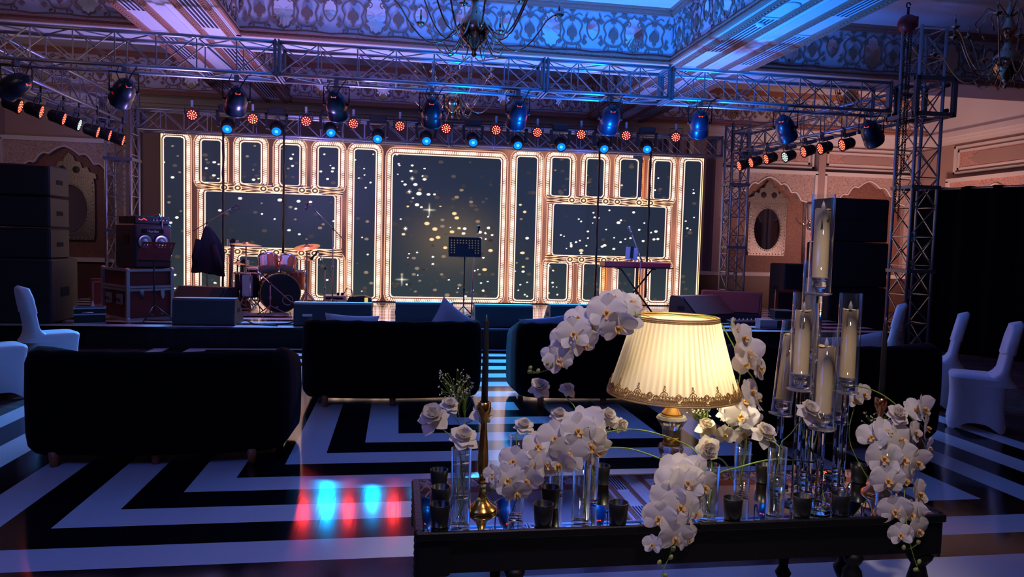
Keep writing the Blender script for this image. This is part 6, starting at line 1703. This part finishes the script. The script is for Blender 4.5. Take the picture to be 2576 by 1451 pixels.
def orchid_mesh(seed, openk=1.0):
    r = random.Random(seed); q = MB()
    j = lambda s: (r.random() - .5)*s
    for a in (PI/2 + j(.1), PI/2 + 2.25 + j(.15), PI/2 - 2.25 + j(.15)): petal(q, a, .050, .021, (.12 + j(.2))*openk, .62, -.002, .001, seed=seed)
    for s in (1, -1): petal(q, PI/2 - s*(1.32 + j(.1)), .053, .034, (.10 + j(.35))*openk, .72, .001, .0015, seed=seed + s, n=12, m=9)
    l = MB()
    petal(l, -PI/2, .020, .0085, .5, .9, .004, .0015); petal(l, -PI/2 + .9, .013, .006, 1.1, .8, .004); petal(l, -PI/2 - .9, .013, .006, 1.1, .8, .004)
    l.ball((0, .001, .008), (.0045, .005, .007), 8, 5)
    return q, l
def mk(mbq, name, m):
    o = mbq.build(name, m); me = o.data; bpy.data.objects.remove(o); return me
OR = []
for sd_ in range(5):
    a, b = orchid_mesh(sd_, (1, .4, 1.8, 1.2, 2.8)[sd_]); OR.append((mk(a, 'blossom', M_orch), mk(b, 'lip', M_lip)))
bm_ = MB(); bm_.ball((0, 0, .009), (.0075, .0075, .011), 10, 7); ME_BUD = mk(bm_, 'bud', M_bud)
def spline(pts, k=5):
    P = [Vector(p) for p in pts]; out = []
    for i in range(len(P) - 1):
        p0 = P[max(i-1, 0)]; p1 = P[i]; p2 = P[i+1]; p3 = P[min(i+2, len(P)-1)]
        for j in range(k):
            t = j/k; out.append(0.5*((2*p1) + (p2-p0)*t + (2*p0-5*p1+4*p2-p3)*t*t + (3*p1-p0-3*p2+p3)*t**3))
    out.append(P[-1]); return out
def face_rot(d, roll):
    z = Vector(d).normalized(); x = Vector((0, 0, 1)).cross(z).normalized(); y = z.cross(x)
    return (Matrix(((x.x, y.x, z.x), (x.y, y.y, z.y), (x.z, y.z, z.z))) @ Matrix.Rotation(roll, 3, 'Z')).to_euler()
def spray(label, stem, blossoms, buds, seed=0, r0=.0032):
    """stem: [(px, py, Y)], blossoms: [(px, py, Y, size_px, (face), roll)]"""
    P = [at(a, b, 'y', y) for a, b, y in stem]; base = P[0]
    root = thing('orchid_spray', label, 'orchid', base)
    pts = [p - base for p in spline(P)]
    q = MB(); q.tube(pts, [r0*(1 - .55*i/len(pts)) for i in range(len(pts))], 7); q.build('stem', M_stem, root)
    rr = random.Random(seed)
    for i, (px, py, y, s, d, ro) in enumerate(blossoms):
        p = at(px, py, 'y', y) - base; k = 1.28*s/86.0 * y/2.62
        v = OR[(i + seed) % 5]
        o = bpy.data.objects.new('blossom', v[0]); COL.objects.link(o); o.parent = root; o.location = p; o.rotation_euler = face_rot((d[0], -1, d[1]), ro); o.scale = (k, k, k)
        l = bpy.data.objects.new('lip', v[1]); COL.objects.link(l); l.parent = o
        np_ = min(pts, key=lambda c: (c - p).length); dz = o.rotation_euler.to_matrix() @ Vector((0, 0, -.012*k))
        q = MB(); q.tube([np_, (np_ + p)/2 + Vector((0, 0, .008)), p + dz, p], .0015, 5); q.build('pedicel', M_stem, root)
    for (px, py, y) in buds:
        p = at(px, py, 'y', y) - base
        o = bpy.data.objects.new('bud', ME_BUD); COL.objects.link(o); o.parent = root; o.location = p; o.rotation_euler = (rr.random()*.8, rr.random()*.8, 0)
        np_ = min(pts, key=lambda c: (c - p).length); q = MB(); q.tube([np_, p], .0011, 4); q.build('bud_stalk', M_stem, root)
    return root
spray('white orchid spray arching from the lamp shade top out to the left',
      [(1888, 1090, 2.86), (1905, 980, 2.84), (1868, 915, 2.80), (1835, 850, 2.76), (1800, 800, 2.72), (1740, 795, 2.66), (1660, 788, 2.60), (1600, 792, 2.56), (1540, 815, 2.54), (1500, 838, 2.54), (1455, 872, 2.55), (1430, 895, 2.55), (1400, 922, 2.56), (1352, 938, 2.56)],
      [(1585, 762, 2.60, 72, (.3, .8), .3), (1547, 752, 2.62, 78, (-.2, 1.2), -.2), (1580, 800, 2.55, 92, (.5, .25), .25), (1525, 785, 2.53, 98, (-.1, .15), -.1), (1552, 820, 2.52, 92, (.1, -.35), .4), (1490, 822, 2.56, 66, (-1.6, .2), .2),
       (1455, 800, 2.56, 72, (-.5, .6), .1), (1443, 838, 2.53, 88, (-.15, .05), .15), (1468, 862, 2.54, 78, (.35, -.2), .3), (1418, 855, 2.56, 74, (-.6, .1), -.2), (1405, 905, 2.54, 74, (-.1, -.1), .5), (1428, 900, 2.56, 58, (.9, .1), .6), (1383, 893, 2.56, 50, (-1.4, .1), 0)],
      [(1372, 918, 2.55), (1384, 926, 2.55), (1351, 938, 2.56), (1332, 930, 2.56), (1329, 938, 2.56)], 0)
spray('white orchid spray rising right of the lamp shade',
      [(1862, 1215, 2.80), (1878, 1100, 2.78), (1855, 1010, 2.74), (1862, 940, 2.72), (1862, 900, 2.72), (1850, 850, 2.72), (1835, 825, 2.72)],
      [(1848, 828, 2.70, 62, (1.6, .5), .9), (1868, 848, 2.70, 80, (.5, .3), .3), (1885, 885, 2.69, 84, (.1, .2), .1), (1878, 912, 2.70, 72, (-.5, -.2), .5), (1910, 925, 2.70, 78, (.9, .1), -.3), (1888, 985, 2.70, 74, (.7, .5), .4), (1905, 1003, 2.71, 66, (1.4, .4), .8), (1872, 1010, 2.68, 70, (.2, .9), .2),
       (1862, 1048, 2.66, 84, (-.2, .6), -.2), (1888, 1062, 2.66, 72, (.3, -.6), .2), (1845, 1035, 2.70, 60, (-.8, .5), .4), (1823, 1093, 2.64, 52, (-.1, .1), 0), (1868, 1090, 2.68, 62, (.2, -.3), .6)],
      [(1840, 812, 2.71), (1812, 1105, 2.66)], 1)
spray('big cluster of white orchids above the front vases left of the lamp',
      [(1690, 1165, 2.60), (1640, 1146, 2.56), (1580, 1128, 2.53), (1510, 1124, 2.52), (1450, 1110, 2.52), (1400, 1120, 2.52), (1360, 1150, 2.50), (1320, 1180, 2.49), (1280, 1215, 2.48), (1240, 1235, 2.49), (1218, 1255, 2.49)],
      [(1397, 1100, 2.50, 94, (-.2, .2), .1), (1452, 1082, 2.49, 92, (.2, .3), -.1), (1468, 1062, 2.53, 92, (.1, .8), .1), (1503, 1080, 2.52, 72, (.8, .4), .2), (1482, 1118, 2.49, 98, (.3, -.1), .3), (1430, 1138, 2.47, 104, (-.1, -.15), -.15), (1405, 1165, 2.47, 90, (-.3, -.4), .2), (1500, 1135, 2.52, 76, (.7, -.1), .5),
       (1352, 1122, 2.50, 78, (.1, .5), 0), (1345, 1172, 2.48, 88, (-.1, -.1), .2), (1372, 1165, 2.48, 80, (.6, .1), .1), (1293, 1158, 2.48, 78, (-.4, .2), -.1), (1322, 1205, 2.46, 80, (.1, -.2), .1), (1278, 1205, 2.46, 88, (-.2, .1), .3), (1300, 1238, 2.45, 74, (.1, -.5), .1), (1240, 1192, 2.47, 50, (-.9, .2), .3)],
      [(1213, 1226, 2.48), (1236, 1230, 2.47), (1200, 1260, 2.47), (1215, 1240, 2.48)], 2)
spray('white orchid cascade spilling over the table edge in front of the lamp base',
      [(1470, 1290, 2.56), (1478, 1130, 2.56), (1505, 1096, 2.56), (1560, 1081, 2.56), (1620, 1083, 2.56), (1690, 1103, 2.55), (1745, 1130, 2.54), (1760, 1165, 2.48), (1735, 1215, 2.44), (1712, 1260, 2.42), (1700, 1305, 2.39), (1690, 1360, 2.37), (1686, 1395, 2.37), (1672, 1425, 2.37), (1664, 1455, 2.37)],
      [(1700, 1178, 2.47, 84, (-.3, .6), -.2), (1730, 1182, 2.48, 88, (.2, .6), .1), (1757, 1190, 2.46, 70, (1.2, .3), .4), (1690, 1212, 2.44, 92, (-.5, .3), -.2), (1728, 1212, 2.42, 98, (.0, .2), .1), (1768, 1222, 2.43, 86, (.5, .0), .2), (1680, 1250, 2.42, 90, (-.4, .1), .1), (1748, 1245, 2.42, 78, (.4, -.3), .5),
       (1710, 1272, 2.39, 100, (.0, .1), 0), (1745, 1288, 2.40, 74, (.7, -.1), .3), (1658, 1300, 2.38, 88, (-.4, .0), -.1), (1690, 1318, 2.37, 72, (.3, .3), .2), (1698, 1350, 2.35, 90, (-.1, -.3), .1), (1728, 1352, 2.36, 74, (.6, -.1), .2), (1642, 1368, 2.36, 52, (-.9, .1), .1)],
      [(1655, 1420, 2.36), (1684, 1406, 2.36), (1672, 1452, 2.36), (1690, 1385, 2.37)], 3)
spray('white orchid cascade hanging over the right end of the table',
      [(2075, 1262, 2.60), (2060, 1205, 2.64), (2040, 1165, 2.66), (2095, 975, 2.72), (2160, 972, 2.70), (2215, 990, 2.66), (2262, 1025, 2.62), (2300, 1065, 2.60), (2290, 1130, 2.54), (2280, 1190, 2.50), (2275, 1250, 2.46), (2280, 1310, 2.41), (2288, 1360, 2.40), (2300, 1405, 2.40), (2312, 1437, 2.40)],
      [(2322, 1028, 2.62, 82, (.9, .3), .2), (2300, 1030, 2.62, 70, (.2, .8), .8), (2330, 1075, 2.60, 74, (1.1, .0), .3), (2300, 1085, 2.56, 62, (.5, .2), .4), (2335, 1125, 2.58, 66, (1.2, -.2), .1), (2192, 1098, 2.54, 76, (-.6, .4), -.2), (2228, 1085, 2.54, 86, (.2, .6), .1), (2262, 1105, 2.53, 96, (.4, .3), .2), (2222, 1150, 2.50, 98, (-.3, .1), 0),
       (2268, 1152, 2.50, 98, (.2, .1), .1), (2305, 1162, 2.50, 84, (.6, .0), .2), (2232, 1205, 2.48, 92, (-.3, .0), .1), (2272, 1205, 2.48, 86, (.3, -.1), .4), (2310, 1240, 2.46, 88, (.6, .1), .1), (2250, 1282, 2.43, 90, (-.3, -.1), .2), (2288, 1290, 2.42, 80, (.2, .0), .1), (2315, 1285, 2.42, 60, (.8, .1), .2), (2308, 1332, 2.40, 84, (.4, -.1), .1), (2265, 1342, 2.40, 66, (-.5, .0), .2)],
      [(2272, 1382, 2.40), (2308, 1368, 2.40), (2310, 1418, 2.40), (2298, 1434, 2.40)], 4)
spray('pale orchid sprig behind the copper candlestick cup', [(2228, 1272, 2.72), (2140, 1120, 2.78), (2150, 1020, 2.80), (2165, 980, 2.80), (2130, 975, 2.80)], [(2172, 990, 2.78, 58, (.3, .3), .2), (2150, 1005, 2.79, 44, (-.6, .2), .4)], [], 1, .0022)

def rose_mesh(seed, op=1.0):
    r = random.Random(seed); q = MB()
    for (n, L, W, cup, z) in ((4, .022, .016, 2.6, .012), (4, .032, .022, 1.6, .008), (6, .042, .026, .85, .003), (6, .050, .026, .30*op - .05, -.002), (5, .055, .024, -.12*op, -.006)):
        a0 = r.random()*6
        for i in range(n):
            a = a0 + 2*PI*i/n + (r.random() - .5)*.3; k = .88 + .25*r.random(); c = cup + (r.random() - .5)*.35
            ca, sa = math.cos(a), math.sin(a)
            def f(u, v, k=k, c=c, ca=ca, sa=sa, L=L, W=W, z=z, ph=r.random()*6):
                vv = v*2 - 1; w = W*k*(math.sin(PI*min(.5, u*.72 + .05)) if u < .62 else (1 - ((u-.62)/.38)**1.5*.93))
                el = math.atan(c)*(1 if c > 0 else 1); rad = L*k*u
                xx = .003 + rad*math.cos(el) ; zz_ = z + rad*math.sin(el)
                if c > .3: xx -= .30*L*u*u*(1 - abs(vv)*.2) * (1 if c > 1 else .3)
                else: zz_ -= .35*L*u**3*abs(c)
                zz_ += .22*w*vv*vv*(1.3 if c > .3 else .5) + .0015*math.sin(vv*5 + ph)*u*u; xx -= .25*w*vv*vv*(1 if c > .3 else .2)
                y = w*vv
                return (ca*xx - sa*y, sa*xx + ca*y, zz_)
            q.grid(f, 7, 6, True)
    return q
RM = [mk(rose_mesh(i, (1, 1.6, .4, 2.0)[i]), 'bloom', M_rosep) for i in range(4)]
sq_ = MB()
for i in range(5): petal(sq_, 2*PI*i/5, .026, .005, -.5, .9, -.010)
sq_.ball((0, 0, -.010), (.008, .008, .010), 8, 5); ME_SEP = mk(sq_, 'sepal', M_sepal)
def rose(px, py, Y, s, d, label, vasek=None, via=None, v=0, m=None, roll=0):
    p = at(px, py, 'y', Y); k = .92*s/86.0*Y/2.62
    root = thing('white_rose', label, 'rose', p)
    o = bpy.data.objects.new('bloom', RM[v % 4]); COL.objects.link(o); o.parent = root; o.rotation_euler = face_rot((d[0], -1, d[1]*(1.7 if d[1] > .4 else 1)), roll); o.scale = (k,)*3
    e = bpy.data.objects.new('sepal', ME_SEP); COL.objects.link(e); e.parent = root; e.rotation_euler = o.rotation_euler; e.scale = (k,)*3
    if vasek:
        va = VA[vasek]; b_ = va.location - p; h = va['h']; back = o.rotation_euler.to_matrix() @ Vector((0, 0, -.02))
        rim = Vector((b_.x + .012*(1 if px > 1500 else -1), b_.y, b_.z + h)); j = .010 if v % 2 else -.012
        pts = [Vector((0, 0, 0)) + back*.4, back*1.6] + ([at(*via[:2], 'y', via[2]) - p] if via else []) + [rim.lerp(Vector((b_.x, b_.y, b_.z + h)), .4), Vector((b_.x - j, b_.y, b_.z + h*.4)), Vector((b_.x + j, b_.y + .004, b_.z + .022))]
        q = MB(); q.tube(spline(pts, 3), .0021, 6); q.build('stem', m or M_stem, root)
    return root
for a in ((1090, 1048, 2.52, 100, (-.3, .8), 'wide open white rose furthest left on the mirror table', 'v1', None, 1), (1131, 1018, 2.62, 62, (.0, .9), 'small white rose behind the leftmost open rose', 'v10', None, 2),
          (1166, 1100, 2.46, 92, (.25, .9), 'white rose standing right above the front left vase', 'v1', None, 0), (1214, 1040, 2.66, 76, (.5, .5), 'spiky white rose behind the brass candlestick', 'v10', None, 3),
          (1358, 975, 2.70, 74, (-.2, .7), 'star-like white rose low left of the arching orchids', 'v5', (1380, 1030, 2.68), 3), (1427, 980, 2.72, 58, (.3, .8), 'half closed white flower right of the star-like rose', 'v4', (1455, 1040, 2.66), 2),
          (1318, 1072, 2.58, 68, (.1, 1.2), 'cream rose on the narrow vase left of the orchid cluster', 'v2', None, 0), (1407, 1044, 2.64, 64, (0, 1.2), 'cream rose above the left part of the orchid cluster', 'v5', None, 0),
          (1497, 1042, 2.66, 70, (-.4, .9), 'white rose behind the right part of the orchid cluster', 'v4', None, 2), (1530, 1045, 2.60, 62, (.2, .5), 'folded white rose hanging over the green orchid stem, left', 'v4', None, 1), (1560, 1068, 2.60, 58, (.6, .2), 'drooping white rose over the green orchid stem, right', 'v4', None, 3),
          (1778, 1075, 2.66, 76, (-.1, 1.0), 'cream rose upper one on the vase right of the lamp', 'v6', None, 1), (1780, 1128, 2.50, 84, (.0, .2), 'cream rose lower one facing the camera right of the lamp', 'v6', None, 0), (1825, 1040, 2.74, 60, (-.4, .8), 'white rose tucked behind the shade and the right orchids', 'v7', None, 3),
          (1922, 1090, 2.56, 88, (.3, .8), 'open cream rose between the lamp and the tall candles', 'v8', None, 1), (2035, 1032, 2.48, 84, (.2, .7), 'white rose in front of the tall ivory candles', 'v8', (1990, 1090, 2.48), 1),
          (2258, 1042, 2.56, 78, (.0, .5), 'pinkish white rose at the top of the right orchid cascade', 'v9', None, 0), (2292, 1100, 2.58, 60, (.6, .1), 'small cream rose tucked into the right orchid cascade', 'v9', None, 2)):
    rose(*a[:8], v=a[8], m=M_dstem if a[0] in (2035,) else None)
def breath(px, py, Y, w, h, n, base, label, seed):
    r = random.Random(seed); b = at(*base, 'y', Y); root = thing('babys_breath', label, 'filler flower', b)
    c = at(px, py, 'y', Y) - b; k = Y/FOC
    q = MB(); f = MB(); mid = c*.96
    q.tube([(0, 0, 0), mid*.5 + Vector((.004, 0, 0)), mid], .0010, 4)
    for i in range(n):
        e = c + Vector(((r.random() - .5)*w*k, (r.random() - .5)*w*k*.7, (r.random() - .5)*h*k)); m_ = c*(.35 + .6*r.random()); j = m_ + (e - m_)*(.4 + .3*r.random()) + Vector(((r.random() - .5)*.012, 0, .004))
        q.tube([m_, j, e], .0005, 3, smooth=False)
        for _ in range(2): f.ball(e + Vector(((r.random() - .5)*.006, (r.random() - .5)*.006, (r.random() - .5)*.006)), .0022 + .0014*r.random(), 5, 3)
    q.build('twig', M_stem, root); o = f.build('floret', M_rosep, root); o['kind'] = 'stuff'
    return root
breath(1140, 965, 2.70, 75, 75, 46, (1160, 1090), 'sprig of tiny baby\'s breath above the leftmost roses', 1)
breath(1172, 975, 2.72, 40, 60, 26, (1165, 1090), 'small sprig of baby\'s breath left of the black taper', 2)
breath(1760, 1030, 2.72, 60, 34, 40, (1790, 1160), 'sprig of baby\'s breath just right of the lamp neck', 3)
breath(1852, 1060, 2.76, 90, 70, 46, (1862, 1130), 'sprig of baby\'s breath among the orchids right of the lamp', 4)
breath(1506, 1070, 2.64, 60, 40, 34, (1486, 1160), 'sprig of baby\'s breath behind the big orchid cluster', 5)
breath(2205, 1060, 2.70, 62, 50, 44, (2222, 1140), 'sprig of baby\'s breath before the copper candlestick', 6)
# curling green stems between the vases
def curl(pts, label, r=.0032):
    P = [at(a, b, 'y', y) for a, b, y in pts]; q = MB(); q.tube(spline([p - P[0] for p in P], 6), r, 7)
    o = q.build('green_stem', M_stem); o.location = P[0]; tag(o, label, 'flower stem')
curl([(1780, 1290, 2.56), (1800, 1200, 2.60), (1860, 1175, 2.58), (1950, 1155, 2.56), (2045, 1162, 2.62), (2048, 1150, 2.62), (2020, 1085, 2.66), (2015, 1040, 2.68)], 'long green stem running from the lamp-side vase to the candles, bent sharply', .0034)
curl([(1870, 1232, 2.80), (1840, 1200, 2.74), (1835, 1180, 2.70), (1815, 1155, 2.66), (1795, 1150, 2.62)], 'short curved green stem looping out of the tall vase right of the lamp')
